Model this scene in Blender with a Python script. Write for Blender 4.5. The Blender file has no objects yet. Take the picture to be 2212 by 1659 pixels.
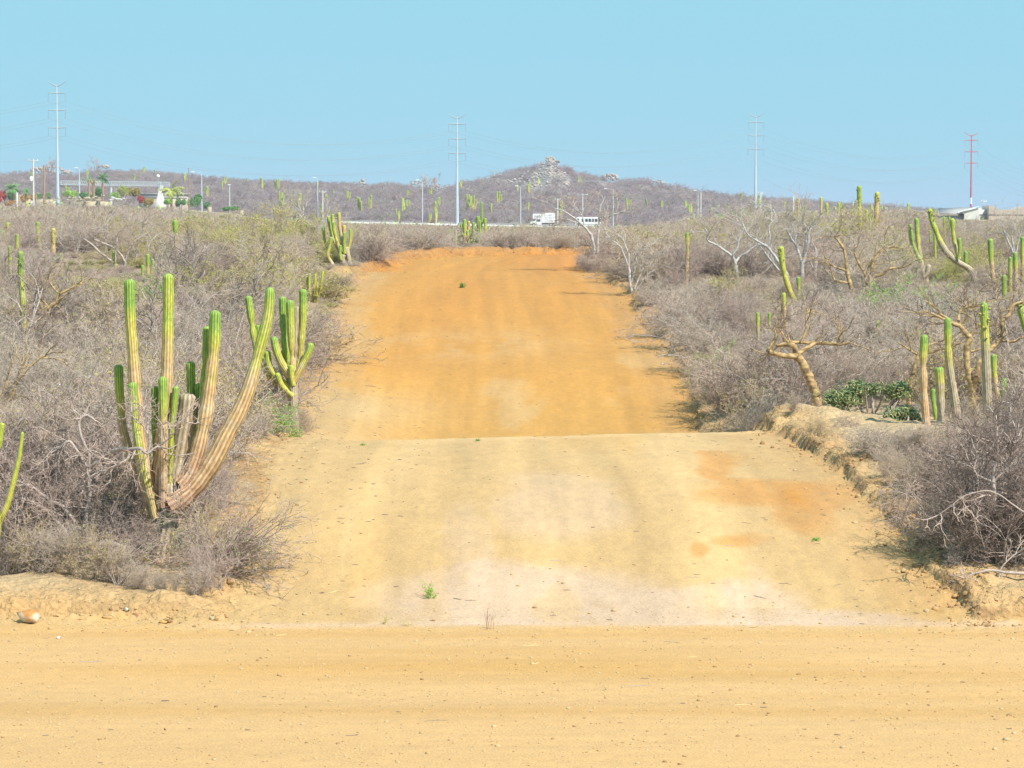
import bpy, math, random
import numpy as np
from mathutils import Vector
R = math.radians
sc = bpy.context.scene

# ------------------------------------------------------------------ camera
CAMH, FP, CX, CY = 5.6, 6142.0, 1105.5, 829.5      # photo measured on a 2211 x 1659 grid
PITCH = math.atan((CY-480.0)/FP)
cam = bpy.data.cameras.new('camera'); cam.lens = 100; cam.sensor_width = 36
cam.clip_start = 0.5; cam.clip_end = 9000
camo = bpy.data.objects.new('camera', cam); sc.collection.objects.link(camo)
camo.location = (0, 0, CAMH); camo.rotation_euler = (math.pi/2-PITCH, 0, 0)
sc.camera = camo
# ------------------------------------------------------------------ sky, sun, exposure
SUN_EL, SUN_AZ = 50.0, 139.0
w = bpy.data.worlds.new('World'); sc.world = w; w.use_nodes = True
nt = w.node_tree; nt.nodes.clear()
sky = nt.nodes.new('ShaderNodeTexSky'); sky.sky_type = 'NISHITA'; sky.sun_disc = False
sky.sun_elevation = R(SUN_EL); sky.sun_rotation = R(SUN_AZ); sky.air_density = 1.0; sky.dust_density = 0.3; sky.ozone_density = 1.0
tint = nt.nodes.new('ShaderNodeMix'); tint.data_type = 'RGBA'
tint.inputs[0].default_value = 0.93; tint.inputs[7].default_value = (2.32, 5.12, 6.43, 1)      # evenly pale cyan, slightly hazy sky
bg = nt.nodes.new('ShaderNodeBackground'); bg.inputs[1].default_value = 0.09
wo = nt.nodes.new('ShaderNodeOutputWorld')
nt.links.new(sky.outputs[0], tint.inputs[6]); nt.links.new(tint.outputs[2], bg.inputs[0]); nt.links.new(bg.outputs[0], wo.inputs[0])
sl = bpy.data.lights.new('sun', 'SUN'); sl.energy = 4.6; sl.angle = R(0.55); sl.color = (1.0, 0.955, 0.88)
so = bpy.data.objects.new('sun', sl); sc.collection.objects.link(so)
el, az = R(SUN_EL), R(SUN_AZ)
tosun = Vector((math.sin(az)*math.cos(el), math.cos(az)*math.cos(el), math.sin(el)))
so.rotation_euler = (-tosun).to_track_quat('-Z', 'Y').to_euler(); so.location = (30, -30, 60)
sc.view_settings.view_transform = 'Standard'; sc.view_settings.look = 'None'
sc.view_settings.exposure = 0.55; sc.view_settings.gamma = 1.0
sc.cycles.max_bounces = 6; sc.cycles.diffuse_bounces = 3; sc.cycles.glossy_bounces = 2

# ------------------------------------------------------------------ projection helpers (photo grid <-> world)
_cf = np.array([0, math.cos(PITCH), -math.sin(PITCH)]); _cu = np.array([0, math.sin(PITCH), math.cos(PITCH)])
def W(px, py, Y):
    d = _cf + np.array([1.0, 0, 0])*((px-CX)/FP) - _cu*((py-CY)/FP)
    return np.array([0, 0, CAMH]) + d*(Y/d[1])
def XW(px, Y): return W(px, 480, Y)[0]
def P_of(x, y, z):
    dep = y*_cf[1] + (z-CAMH)*_cf[2]; v = y*_cu[1] + (z-CAMH)*_cu[2]
    return CX+FP*x/dep, CY-FP*v/dep

# ------------------------------------------------------------------ value noise
def _h(ix, iy, s):
    n = (ix.astype(np.int64)*374761393 + iy.astype(np.int64)*668265263 + s*974634777) & 0xffffffff
    n = ((n ^ (n >> 13))*1274126177) & 0xffffffff
    return ((n ^ (n >> 16)) & 0xffff)/65535.0
def vn(x, y, s=0):
    x = np.asarray(x, float); y = np.asarray(y, float)
    ix = np.floor(x); iy = np.floor(y); fx = x-ix; fy = y-iy
    fx = fx*fx*(3-2*fx); fy = fy*fy*(3-2*fy)
    a = _h(ix, iy, s); b = _h(ix+1, iy, s); c = _h(ix, iy+1, s); d = _h(ix+1, iy+1, s)
    return (a*(1-fx)+b*fx)*(1-fy) + (c*(1-fx)+d*fx)*fy
def fbm(x, y, s=0, o=4):
    t = 0; a = 1; n = 0
    for i in range(o):
        t = t + a*(vn(x*2**i, y*2**i, s+i*17)-0.5); n += a; a *= 0.5
    return t/n*2
def ss(a, b, x):
    t = np.clip((x-a)/(b-a), 0, 1); return t*t*(3-2*t)

# ------------------------------------------------------------------ terrain
RD = [-30, 38.6, 40, 42, 45, 48, 51, 54, 56, 57, 60, 65, 70, 75, 80, 88, 98, 110, 118, 123, 130, 138, 150]
RZ = [0, 0, .16, .45, .88, 1.16, 1.29, 1.35, 1.37, 1.22, .6, .33, .46, .86, 1.42, 1.87, 2.57, 3.2, 3.46, 3.48, 3.78, 4.05, 4.1]
RZB = [0, 0, .16, .45, .88, 1.16, 1.29, 1.35, 1.34, 1.3, 1.2, 1.02, .98, 1.12, 1.5, 1.87, 2.57, 3.2, 3.46, 3.48, 3.78, 4.05, 4.1]
ED = [38, 40, 45.8, 48.7, 56, 62, 70, 75, 80, 88, 98, 106, 115, 118, 122, 128.5, 134, 137, 139]
EL = [430, 505, 540, 570, 612, 640, 655, 672, 688, 725, 745, 758, 780, 788, 806, 868, 950, 1080, 1130]
ER = [2150, 2075, 1895, 1835, 1672, 1590, 1510, 1492, 1475, 1435, 1372, 1345, 1303, 1290, 1270, 1262, 1262, 1262, 1262]
ELX = [(p-CX)/FP*d for p, d in zip(EL, ED)]; ERX = [(p-CX)/FP*d for p, d in zip(ER, ED)]
OD = [-30, 38, 40, 43, 47, 52, 58, 66, 72, 80, 90, 100, 115, 125, 138, 150, 200, 300, 700, 790]
OZ = [0.03, .05, .15, .62, 1.15, 1.5, 1.62, 1.66, 1.8, 2.1, 2.6, 3.05, 3.65, 3.95, 4.2, 4.05, 3.5, 3.1, 3.2, 4.0]
SKX = [-300, 0, 90, 150, 220, 330, 430, 560, 700, 870, 960, 1000, 1060, 1120, 1160, 1187, 1212, 1240, 1300, 1330, 1400, 1450, 1500, 1600, 1700, 1800, 1900, 2000, 2100, 2211, 2500]
SKY = [380, 374, 362, 372, 362, 366, 376, 386, 390, 393, 394, 388, 377, 358, 349, 330, 348, 364, 377, 386, 384, 398, 409, 417, 425, 433, 439, 446, 456, 456, 462]
RIDGE = 1150.0
def o_dist(x, y):
    jit = 0.30*fbm(x*.5, y*.5, 3, 3)+0.16*fbm(x*3, y*3, 5, 3)+.05*fbm(x*9, y*9, 6, 2)
    xl = np.interp(y, ED, ELX); xr = np.interp(y, ED, ERX)
    a = np.maximum(xl-x, np.where(x > xr, np.minimum(x-xr, 128-y), x-xr))
    b = np.maximum((xl-x)*np.interp(y, [121, 130, 137], [.8, .45, .25]), y-138.5)
    o_r = np.where(y <= 128, a, b)
    o_c = y-39.2+0.5*fbm(x*.35, y*0+2, 8, 2)
    return np.minimum(o_r+jit, o_c + jit*.5), o_r+jit, o_c+jit*.5
def z_highway(x): return np.clip(5.5-(x+44)*0.0212, 3.2, 9)
def terrain(x, y):
    x = np.asarray(x, float); y = np.asarray(y, float)
    o, o_r, o_c = o_dist(x, y)
    t = ss(-4.6, -1.5, x)
    ysh = y-.32*np.clip(x, -3, 6)*np.exp(-((y-57)/9)**2)
    rz = np.interp(ysh, RD, RZ)*t + np.interp(ysh, RD, RZB)*(1-t)
    rz = rz + 0.024*fbm(x*1.6, y*.06, 21, 4)*ss(38.5, 41, y) + 0.012*fbm(x*.1, y*1.4, 23, 3)*(1-ss(38.5, 41, y)) + 0.006*fbm(x*5, y*5, 25, 2)
    u = x/np.maximum(y, 20)
    oz = np.interp(y, OD, OZ)
    oz = oz + ss(-.058, -.108, u)*np.interp(y, [150, 200, 600, 720], [0, .5, 4.7, 4.0])
    oz = oz + ss(.05, .10, u)*np.interp(y, [130, 200, 300, 450, 720], [0, .8, 1.9, 3.0, 5.0])
    rough = 0.22*fbm(x*.25, y*.25, 31, 4) + 0.05*fbm(x*1.7, y*1.7, 33, 3)
    oz = oz + rough*ss(.3, 3, o)
    k = ss(0, 3.2, o)
    z = rz*(1-k) + oz*k
    left = (x < 0)
    lump = 0.6+0.8*vn(x*1.1, y*1.1, 41)
    # cut bank on the right of the track
    hb = np.interp(y, [40, 45, 52, 58, 64, 72, 100, 119], [.10, .16, .19, .22, .14, .15, .14, .14])
    lump = .45+.5*vn(x*2.3, y*2.3, 42)+.6*vn(x*6, y*6, 43)
    br = hb*lump*ss(0, .16, o)*(1-0.75*ss(.6, 3.4, o))
    bl = np.interp(y, [40, 50, 60, 110, 124, 140], [.05, .05, .05, .06, .32, .30])*lump*ss(0, .35, o)*(1-ss(.5, 1.6, o))
    bn = np.where(left, .15*(1-.5*ss(-6.2, -4.4, x)), .20)*lump*ss(0, .22 , o)*(1-.45*ss(.5, 1.8, o))             # bank along the crossing road
    wn = (1-ss(40.6, 42.2, y))*np.where(left, 1.0, ss(5.6, 6.6, x))
    bfar = np.where(left | (y > 131), bl, br)
    z = z + np.where(o > 0, bfar*(1-wn)+bn*wn, 0)
    z = z + (.05*fbm(x*5.5, y*5.5, 45, 3)+.04*fbm(x*14, y*14, 46, 2))*np.exp(-((o-.25)/.7)**2)*(y < 150)
    for px, d, h, rx, ry in ((1700, 58.6, .32, 1.0, 1.6), (742, 112, .42, 1.1, 3.2), (60, 40.9, .12, .8, .7), (335, 40.0, .1, .5, .5)):
        cx = (px-CX)/FP*d
        z = z + h*np.exp(-((x-cx)/rx)**2-((y-d)/ry)**2)*(0.8+.4*vn(x*3, y*3, 44))*ss(-.1, .5, o)
    # highway embankment
    hw = 1-ss(10, 26, np.abs(y-755))
    z = np.where(y > 700, z*(1-hw)+z_highway(x)*hw, z)
    # hills
    px, _ = P_of(x, y, CAMH)
    rzd = CAMH+(480-np.interp(px, SKX, SKY))/FP*RIDGE-2.6
    base = np.maximum(z_highway(x), 4.0)-.4
    t = np.clip((y-775)/(RIDGE-775), 0, 1)
    hill = base+(rzd-base)*(t**1.15)
    hill = hill + 2.2*fbm(x*.018, y*.018, 51, 4)*np.clip(t*3, 0, 1)*(1-ss(.85, 1, t)*.7) + .5*fbm(x*.1, y*.1, 52, 3)*t
    hill = np.where(y > RIDGE, np.maximum(hill-(y-RIDGE)*.06, 2), hill)
    return np.where(y > 781, z*(1-ss(781, 800, y))+hill*ss(781, 800, y), z)
def T(x, y): return float(terrain(np.array([x]), np.array([y]))[0])

# ------------------------------------------------------------------ materials
def mat(name, base=(.5, .5, .5), rough=.9, attr=False, noise=None, rnd=None, bump=None, metal=0, spec=None):
    m = bpy.data.materials.new(name); m.use_nodes = True
    n = m.node_tree; b = n.nodes['Principled BSDF']; L = n.links.new
    b.inputs['Roughness'].default_value = rough; b.inputs['Metallic'].default_value = metal
    if spec is not None: b.inputs['Specular IOR Level'].default_value = spec
    if attr:
        a = n.nodes.new('ShaderNodeAttribute'); a.attribute_name = 'Col'; col = a.outputs['Color']
    else:
        c = n.nodes.new('ShaderNodeRGB'); c.outputs[0].default_value = (*base, 1); col = c.outputs[0]
    def mul(col, fac_out, lo, hi):
        mr = n.nodes.new('ShaderNodeMapRange'); mr.inputs[3].default_value = lo; mr.inputs[4].default_value = hi
        L(fac_out, mr.inputs[0])
        v = n.nodes.new('ShaderNodeVectorMath'); v.operation = 'SCALE'
        L(col, v.inputs[0]); L(mr.outputs[0], v.inputs['Scale']); return v.outputs[0]
    if rnd:                                   # (other colour) each plant differs a little
        oi = n.nodes.new('ShaderNodeObjectInfo')
        mx = n.nodes.new('ShaderNodeMix'); mx.data_type = 'RGBA'
        L(oi.outputs['Random'], mx.inputs[0]); L(col, mx.inputs[6]); mx.inputs[7].default_value = (*rnd, 1); col = mx.outputs[2]
    tc = n.nodes.new('ShaderNodeTexCoord')
    for (sx, sy, sz, det, lo, hi) in (noise or []):
        mp = n.nodes.new('ShaderNodeMapping'); mp.inputs['Scale'].default_value = (sx, sy, sz)
        nz = n.nodes.new('ShaderNodeTexNoise'); nz.inputs['Scale'].default_value = 1; nz.inputs['Detail'].default_value = det
        L(tc.outputs['Object'], mp.inputs[0]); L(mp.outputs[0], nz.inputs[0])
        mr0 = n.nodes.new('ShaderNodeMapRange'); mr0.inputs[1].default_value = .3; mr0.inputs[2].default_value = .7
        L(nz.outputs[0], mr0.inputs[0])
        col = mul(col, mr0.outputs[0], lo, hi)
    L(col, b.inputs['Base Color'])
    if bump:
        nz = n.nodes.new('ShaderNodeTexNoise'); nz.inputs['Scale'].default_value = bump[0]; nz.inputs['Detail'].default_value = 6
        L(tc.outputs['Object'], nz.inputs[0])
        bp = n.nodes.new('ShaderNodeBump'); bp.inputs['Strength'].default_value = bump[1]; bp.inputs['Distance'].default_value = bump[2]
        L(nz.outputs[0], bp.inputs['Height']); L(bp.outputs[0], b.inputs['Normal'])
    return m
MT = {}
MT['ground'] = mat('ground soil', attr=True, noise=[(2, 2, 2, 6, .85, 1.12), (14, 14, 14, 4, .8, 1.15)], bump=(12, 1.0, .09))
MT['track'] = mat('packed dirt', attr=True, noise=[(2.2, .06, 1, 4, .93, 1.06), (.8, .12, 1, 5, .94, 1.05), (3, 1.2, 1, 4, .95, 1.04), (7, 3, 4, 3, .93, 1.05), (34, 20, 30, 3, .84, 1.1)], bump=(16, .35, .02))
MT['cross'] = mat('loose dirt', attr=True, noise=[(.07, .6, 1, 5, .94, 1.05), (.6, 4, 1, 4, .96, 1.03), (5, 4, 3, 3, .95, 1.04), (40, 26, 30, 2, .82, 1.14)], bump=(26, .4, .015))
MT['hill'] = mat('hill soil', attr=True, noise=[(.06, .06, .06, 6, .8, 1.15)], bump=(.6, .6, .5))
MT['grey'] = mat('grey twig', (.465, .378, .31), rnd=(.515, .41, .315), spec=.2)
MT['mauve'] = mat('mauve twig', (.435, .322, .28), rnd=(.475, .355, .285), spec=.2)
MT['tan'] = mat('tan twig', (.53, .39, .25), rnd=(.46, .34, .25), spec=.2)
MT['dark'] = mat('dark twig', (.20, .15, .13), rnd=(.26, .195, .16), spec=.2)
MT['fmauve'] = mat('far mauve twig', (.325, .235, .24), rnd=(.385, .30, .285), spec=.2)
MT['fgrey'] = mat('far grey twig', (.355, .28, .275), rnd=(.41, .345, .31), spec=.2)
MT['bark'] = mat('grey bark', (.41, .335, .30), rnd=(.48, .39, .34), noise=[(6, 6, 20, 4, .7, 1.2)], spec=.2)
MT['white'] = mat('white bark', (.50, .465, .44), noise=[(5, 5, 12, 4, .75, 1.1)], spec=.2)
MT['torote'] = mat('golden peeling bark', (.47, .315, .15), noise=[(9, 9, 16, 5, .35, 1.35)], spec=.2)
MT['yleaf'] = mat('yellow green leaf', (.38, .43, .06), rnd=(.46, .42, .10), rough=.7, spec=.2)
MT['gleaf'] = mat('green leaf', (.24, .46, .06), rnd=(.34, .50, .08), rough=.7, spec=.2)
MT['dleaf'] = mat('deep green leaf', (.10, .25, .06), rnd=(.15, .3, .07), rough=.7, spec=.2)
MT['oleaf'] = mat('orange leaf', (.55, .25, .07), rnd=(.4, .35, .08), rough=.7, spec=.2)
MT['rleaf'] = mat('red bract', (.55, .07, .06), rnd=(.5, .10, .05), rough=.7, spec=.2)
MT['straw'] = mat('straw', (.62, .50, .25), rough=.8, spec=.2)
MT['cactus'] = mat('cactus skin', attr=True, noise=[(24, 24, 14, 5, .72, 1.2)], rough=.6, spec=.25)
MT['stone'] = mat('pale stone', (.60, .47, .32), noise=[(30, 30, 30, 3, .8, 1.15)])
MT['rock'] = mat('granite', (.44, .37, .31), noise=[(.5, .5, .5, 5, .65, 1.2), (.15, .15, .3, 3, .8, 1.1)], bump=(1.5, .8, .3))
MT['orange_rock'] = mat('orange sandstone', attr=True, noise=[(14, 14, 14, 5, .8, 1.15)], bump=(30, .5, .01))
MT['galv'] = mat('galvanised steel', (.50, .57, .60), rough=.5, noise=[(1, 1, .3, 3, .9, 1.05)])
MT['redp'] = mat('red paint', (.50, .10, .12), rough=.5)
MT['whitep'] = mat('white paint', (.82, .82, .80), rough=.5)
MT['concrete'] = mat('pale concrete', (.62, .60, .55), noise=[(1, 1, 1, 4, .85, 1.08)])
MT['wood'] = mat('weathered wood', (.36, .22, .14), noise=[(4, 4, .6, 4, .8, 1.15)])
MT['steel'] = mat('weathered steel', (.33, .37, .40), rough=.6)
MT['cable'] = mat('cable', (.30, .34, .38), rough=.5)
MT['asphalt'] = mat('asphalt', (.07, .07, .07), noise=[(.3, .3, .3, 4, .8, 1.2)])
MT['wall'] = mat('cream wall', (.46, .385, .25), noise=[(.8, .8, .8, 5, .8, 1.12)])
MT['stucco'] = mat('white stucco', (.60, .59, .54), noise=[(.8, .8, .8, 5, .9, 1.05)])
MT['beige'] = mat('beige stucco', (.48, .395, .31), noise=[(1.2, 1.2, 1.2, 5, .85, 1.08)])
MT['greyroof'] = mat('grey roof', (.34, .32, .31), noise=[(1, 1, 1, 4, .85, 1.1)])
MT['glass'] = mat('dark glass', (.03, .04, .05), rough=.15)
MT['rubber'] = mat('rubber', (.03, .03, .03))
MT['blue'] = mat('blue grey paint', (.10, .15, .22), rough=.35)
MT['ink'] = mat('dark lettering', (.12, .14, .22))
MT['lamp'] = mat('lamp cover', (.85, .85, .82), rough=.4)

# ------------------------------------------------------------------ mesh builder
class B:
    def __init__(s): s.V = []; s.F = []; s.n = 0
    def add(s, v, f, mi=0, c=None):
        v = np.asarray(v, float).reshape(-1, 3); f = np.asarray(f, np.int64)
        if c is not None: c = np.broadcast_to(np.asarray(c, float), v.shape)
        s.V.append((v, c)); s.F.append((f+s.n, mi)); s.n += len(v)
    def box(s, x0, x1, y0, y1, z0, z1, mi=0, bev=0.0):
        if bev <= 0:
            v = [(x, y, z) for z in (z0, z1) for y in (y0, y1) for x in (x0, x1)]
            s.add(v, [(0, 2, 3, 1), (4, 5, 7, 6), (0, 1, 5, 4), (2, 6, 7, 3), (0, 4, 6, 2), (1, 3, 7, 5)], mi); return
        b = bev                                   # chamfered around the y axis (a side seen from the front)
        pr = [(x0+b, z0), (x1-b, z0), (x1, z0+b), (x1, z1-b), (x1-b, z1), (x0+b, z1), (x0, z1-b), (x0, z0+b)]
        s.prism(pr, y0, y1, mi)
    def prism(s, pr, y0, y1, mi=0):               # profile in x,z extruded along y
        n = len(pr); v = [(a, y0, c) for a, c in pr]+[(a, y1, c) for a, c in pr]
        s.add(v, [(i, (i+1) % n, n+(i+1) % n, n+i) for i in range(n)], mi)
        s.add(v, [tuple(range(n))[::-1]], mi); s.add(v, [tuple(range(n, 2*n))], mi)
    def tubes(s, pts, rad, k=3, mi=0, cap=False, col=None):
        pts = np.asarray(pts, float); rad = np.asarray(rad, float)
        if pts.ndim == 2: pts = pts[None]; rad = rad[None]
        Mn, N, _ = pts.shape
        t = np.gradient(pts, axis=1); t /= np.linalg.norm(t, axis=2, keepdims=True)+1e-9
        g = pts[:, -1]-pts[:, 0]; g /= np.linalg.norm(g, axis=1, keepdims=True)+1e-9
        ref = np.where(np.abs(g[:, 1:2]) > .8, np.array([[1., 0, 0]]), np.array([[0, 1., 0]]))[:, None, :]
        uu = ref-t*np.sum(ref*t, axis=2, keepdims=True); uu /= np.linalg.norm(uu, axis=2, keepdims=True)+1e-9
        vv = np.cross(t, uu)
        a = np.arange(k)*2*math.pi/k
        V = pts[:, :, None]+rad[:, :, None, None]*(np.cos(a)[None, None, :, None]*uu[:, :, None]+np.sin(a)[None, None, :, None]*vv[:, :, None])
        idx = np.arange(Mn*N*k).reshape(Mn, N, k); nx = np.roll(idx, -1, axis=2)
        F = np.stack([idx[:, :-1], nx[:, :-1], nx[:, 1:], idx[:, 1:]], axis=-1).reshape(-1, 4)
        s.add(V.reshape(-1, 3), F, mi, col)
        if cap:
            for e in (0, N-1):
                s.add(V[:, e].reshape(-1, 3), np.arange(Mn*k).reshape(Mn, k), mi, col)
    def build(s, name, mats, parent=None, smooth=False):
        me = bpy.data.meshes.new(name)
        V = np.concatenate([v for v, c in s.V])
        tot = np.concatenate([np.full(len(f), f.shape[1]) for f, m in s.F])
        lp = np.concatenate([f.reshape(-1) for f, m in s.F])
        mi = np.concatenate([np.full(len(f), m) for f, m in s.F])
        me.vertices.add(len(V)); me.vertices.foreach_set('co', V.astype(np.float32).reshape(-1))
        me.loops.add(len(lp)); me.loops.foreach_set('vertex_index', lp.astype(np.int32))
        me.polygons.add(len(tot)); me.polygons.foreach_set('loop_start', np.concatenate([[0], np.cumsum(tot)[:-1]]).astype(np.int32))
        me.polygons.foreach_set('material_index', mi.astype(np.int32))
        if smooth: me.polygons.foreach_set('use_smooth', np.ones(len(tot), bool))
        if any(c is not None for v, c in s.V):
            C = np.concatenate([(c if c is not None else np.ones_like(v)) for v, c in s.V])
            at = me.color_attributes.new('Col', 'FLOAT_COLOR', 'POINT')
            at.data.foreach_set('color', np.hstack([C, np.ones((len(C), 1))]).astype(np.float32).reshape(-1))
        for m in (mats if isinstance(mats, (list, tuple)) else [mats]): me.materials.append(MT[m] if isinstance(m, str) else m)
        me.update(); me.validate()
        o = bpy.data.objects.new(name, me)
        sc.collection.objects.link(o)
        if parent: o.parent = parent
        return o
def tag(o, label, cat, group=None, kind=None):
    if label: o['label'] = label
    if cat: o['category'] = cat
    if group: o['group'] = group
    if kind: o['kind'] = kind
    return o
def empty(name, loc, label, cat, group=None):
    o = bpy.data.objects.new(name, None); sc.collection.objects.link(o); o.location = loc; o.empty_display_size = .2
    return tag(o, label, cat, group)
def at_origin(b, loc):
    loc = np.asarray(loc, float)
    b.V = [(v-loc, c) for v, c in b.V]; return b
def copy_tree(o, parent=None):
    c = o.copy(); sc.collection.objects.link(c)
    if parent: c.parent = parent
    for ch in list(o.children): copy_tree(ch, c)
    return c

# ------------------------------------------------------------------ terrain mesh
ys = np.concatenate([np.linspace(-12, 24, 14)[:-1], np.arange(24, 42, .07), np.arange(42, 62, .11), np.arange(62, 145, .22),
                     145*1.014**np.arange(0, 122)])
ys = ys[ys < 795]; ys = np.concatenate([ys, np.arange(796, 1240, 4.5), np.linspace(1260, 4500, 14)])
us = np.concatenate([np.linspace(-.6, -.2, 36)[:-1], np.linspace(-.2, .2, 560), np.linspace(.2, .6, 36)[1:]])
YY, UU = np.meshgrid(ys, us, indexing='ij'); XX = UU*(YY+15)
ZZ = terrain(XX, YY); OO, OR, OC = o_dist(XX, YY)
def lerp(a, b, t): t = t[..., None]; return a*(1-t)+b*t
c_org = np.array([.450, .180, .024]); c_ory = np.array([.452, .228, .046]); c_pale = np.array([.480, .305, .134]); c_pink = np.array([.505, .345, .238])
c_cro = np.array([.51, .300, .122]); c_lit = np.array([.33, .235, .15]); c_red = np.array([.46, .170, .026]); c_sand = np.array([.46, .315, .165])
c_clod = np.array([.31, .175, .07]); c_ber = np.array([.41, .175, .035])
PX, PY = P_of(XX, YY, ZZ)
C = np.broadcast_to(c_ory, XX.shape+(3,)).copy()
C = lerp(C, c_org, ss(64, 95, YY)*(.55+.4*np.clip(fbm(XX*.35, YY*.045, 111), -1, 1)))
C = lerp(C, c_red, ss(112, 130, YY)*.6*ss(0, 4, XX+1+2*fbm(XX*.3, YY*.1, 61)))
near = 1-ss(57, 70, YY)
C = lerp(C, c_pale, near*.85)
C = lerp(C, c_pale*1.07, .7*near*ss(.0, .45, fbm(((XX-.9)/5)*5, YY*.04, 131)))
C = lerp(C, c_pale, .6*ss(.1, .5, fbm(XX*.5+3, YY*.12, 63))*ss(55, 62, YY)*(1-ss(75, 98, YY)))      # pale film
C = lerp(C, c_pale, .55*np.exp(-((PX-1010)/190)**2-((PY-745)/26)**2)*ss(-.3, .3, fbm(XX*1.2, YY*.3, 65)))
C = lerp(C, c_pale, .7*np.exp(-((PX-760)/170)**2-((PY-890)/42)**2)*(YY > 55))
# orange patch on the near slope, and the pinkish dust
nz1 = fbm(XX*.9, YY*.55, 67); WX = PX+70*fbm(XX*.8, YY*.35, 101, 5); WY = PY+26*fbm(XX*.6+7, YY*.5, 102, 5)
def blob(cx, cy, rx, ry, soft=.35, n=.5): return ss(soft, -soft, ((WX-cx)/rx)**2+((WY-cy)/ry)**2-1+n*.6*nz1)*(YY > 39)*(YY < 57)
for bx in ((1655, 1062, 125, 30), (1570, 1010, 45, 40), (1740, 1110, 75, 34), (1600, 1160, 60, 18), (1790, 1070, 60, 30), (1500, 1190, 30, 22)):
    C = lerp(C, c_org*1.02, .6*blob(*bx, soft=.8, n=.9))
C = lerp(C, c_pale*1.06, .7*blob(1600, 960, 80, 12)); C = lerp(C, c_pale, .6*blob(1510, 1052, 80, 16))
pk = np.clip(blob(1100, 1290, 330, 66, .6)+blob(1520, 1310, 230, 44, .6)+blob(1750, 1345, 240, 22, .5)+blob(1010, 1180, 70, 90, .5)*.5+blob(1230, 1100, 140, 80, .6)*.5+blob(1640, 1255, 25, 30)*.4, 0, 1)
C = lerp(C, c_pink, pk*.8*(1-.5*ss(0, .5, fbm(XX*1.4, YY*.35, 69))))
C = lerp(C, c_ory*1.06, .30*np.clip(ss(.05, .6, fbm(XX*.9, YY*.07, 71)), 0, 1)*(YY > 39)*(YY < 57))
# wheel streaks along the track
xc = (np.interp(YY, ED, ELX)+np.interp(YY, ED, ERX))/2; hwid = (np.interp(YY, ED, ERX)-np.interp(YY, ED, ELX))/2
tr = (XX-xc)/hwid
st = fbm(tr*9+.15*fbm(YY*.03, XX*0, 73), YY*.025, 74, 3)
C = C*(1+.11*np.clip(st+.25, -.6, 1)*(YY > 40))[..., None]
st2 = fbm(tr*34+.5*fbm(YY*.05, XX*0, 121), YY*.03, 122, 2); C = C*(1+.07*np.clip(st2, -1, 1)*(YY > 40)*ss(-.2, .3, fbm(XX*.3, YY*.08, 123)))[..., None]
C = lerp(C, c_pale*.8, .35*ss(.45, .8, fbm(XX*1.6, YY*.5, 124))*(YY > 40))
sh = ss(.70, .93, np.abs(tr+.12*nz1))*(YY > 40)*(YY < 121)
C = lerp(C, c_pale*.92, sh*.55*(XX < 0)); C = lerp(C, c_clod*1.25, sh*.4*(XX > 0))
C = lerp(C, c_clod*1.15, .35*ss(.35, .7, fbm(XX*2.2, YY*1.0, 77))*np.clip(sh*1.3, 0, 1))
mcr = 1-ss(38.5, 39.2, YY+.3*fbm(XX*.4, YY, 79)+.35*fbm(XX*1.8, YY*2, 80, 3))
cc = lerp(np.broadcast_to(c_cro, C.shape), c_ory, .5*ss(0, .7, fbm(XX*.08, YY*.5, 81)))
cc = lerp(cc, c_ory*1.0, 0.28*ss(0, .5, fbm(XX*.05, YY*1.3, 113))); cc = lerp(cc, c_org*1.05, .25*ss(.1, .7, fbm(XX*.13+5, YY*.8, 83))*ss(36, 28, YY))
C = lerp(C, c_pale*1.12, .8*np.exp(-((YY-55.7-.32*np.clip(XX, -3, 6)-.15*nz1)/.42)**2)*ss(-3.2, -1.2, XX)*(XX < 5.6))
C = lerp(C, cc, mcr)
C = lerp(C, c_pink*1.05, .55*np.exp(-((YY-39.05-.12*fbm(XX*.5, XX*0, 85))/.16)**2)*ss(-5, -3, XX)*1.0)
gr = lerp(np.broadcast_to(c_lit, C.shape), c_sand, ss(.1, .6, fbm(XX*.3, YY*.3, 87)+.05)*(1-.8*ss(62, 80, YY)))
gr = lerp(gr, c_sand*1.02, np.clip(np.exp(-((PX-1850)/230)**2-((YY-56)/5)**2)*1.6, 0, 1))
gr = lerp(gr, c_sand*np.array([1.04, .98, .85]), np.clip(np.exp(-((XX+6.9)/2.2)**2-((YY-112)/5)**2)*1.6, 0, 1))
gr = lerp(gr, c_sand*1.0, .8*(1-ss(41.5, 43.5, YY)))
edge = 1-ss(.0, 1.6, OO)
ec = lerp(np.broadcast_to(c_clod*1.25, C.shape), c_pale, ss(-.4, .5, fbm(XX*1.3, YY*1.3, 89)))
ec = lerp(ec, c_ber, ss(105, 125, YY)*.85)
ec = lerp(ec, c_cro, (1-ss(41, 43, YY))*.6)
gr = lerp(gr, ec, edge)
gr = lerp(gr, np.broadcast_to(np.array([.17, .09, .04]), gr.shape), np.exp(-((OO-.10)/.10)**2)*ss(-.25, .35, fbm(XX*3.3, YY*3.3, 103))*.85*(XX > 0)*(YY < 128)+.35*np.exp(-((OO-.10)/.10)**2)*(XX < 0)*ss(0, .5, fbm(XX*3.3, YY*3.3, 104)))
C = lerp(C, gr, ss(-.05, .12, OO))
far = ss(700, 790, YY)
hc = lerp(np.broadcast_to(np.array([.24, .195, .18]), C.shape), np.array([.27, .225, .19]), ss(-.3, .5, fbm(XX*.03, YY*.03, 91)))
C = lerp(C, hc, far)
vid = np.arange(XX.size).reshape(XX.shape)
quads = np.stack([vid[:-1, :-1], vid[:-1, 1:], vid[1:, 1:], vid[1:, :-1]], -1).reshape(-1, 4)
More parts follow.
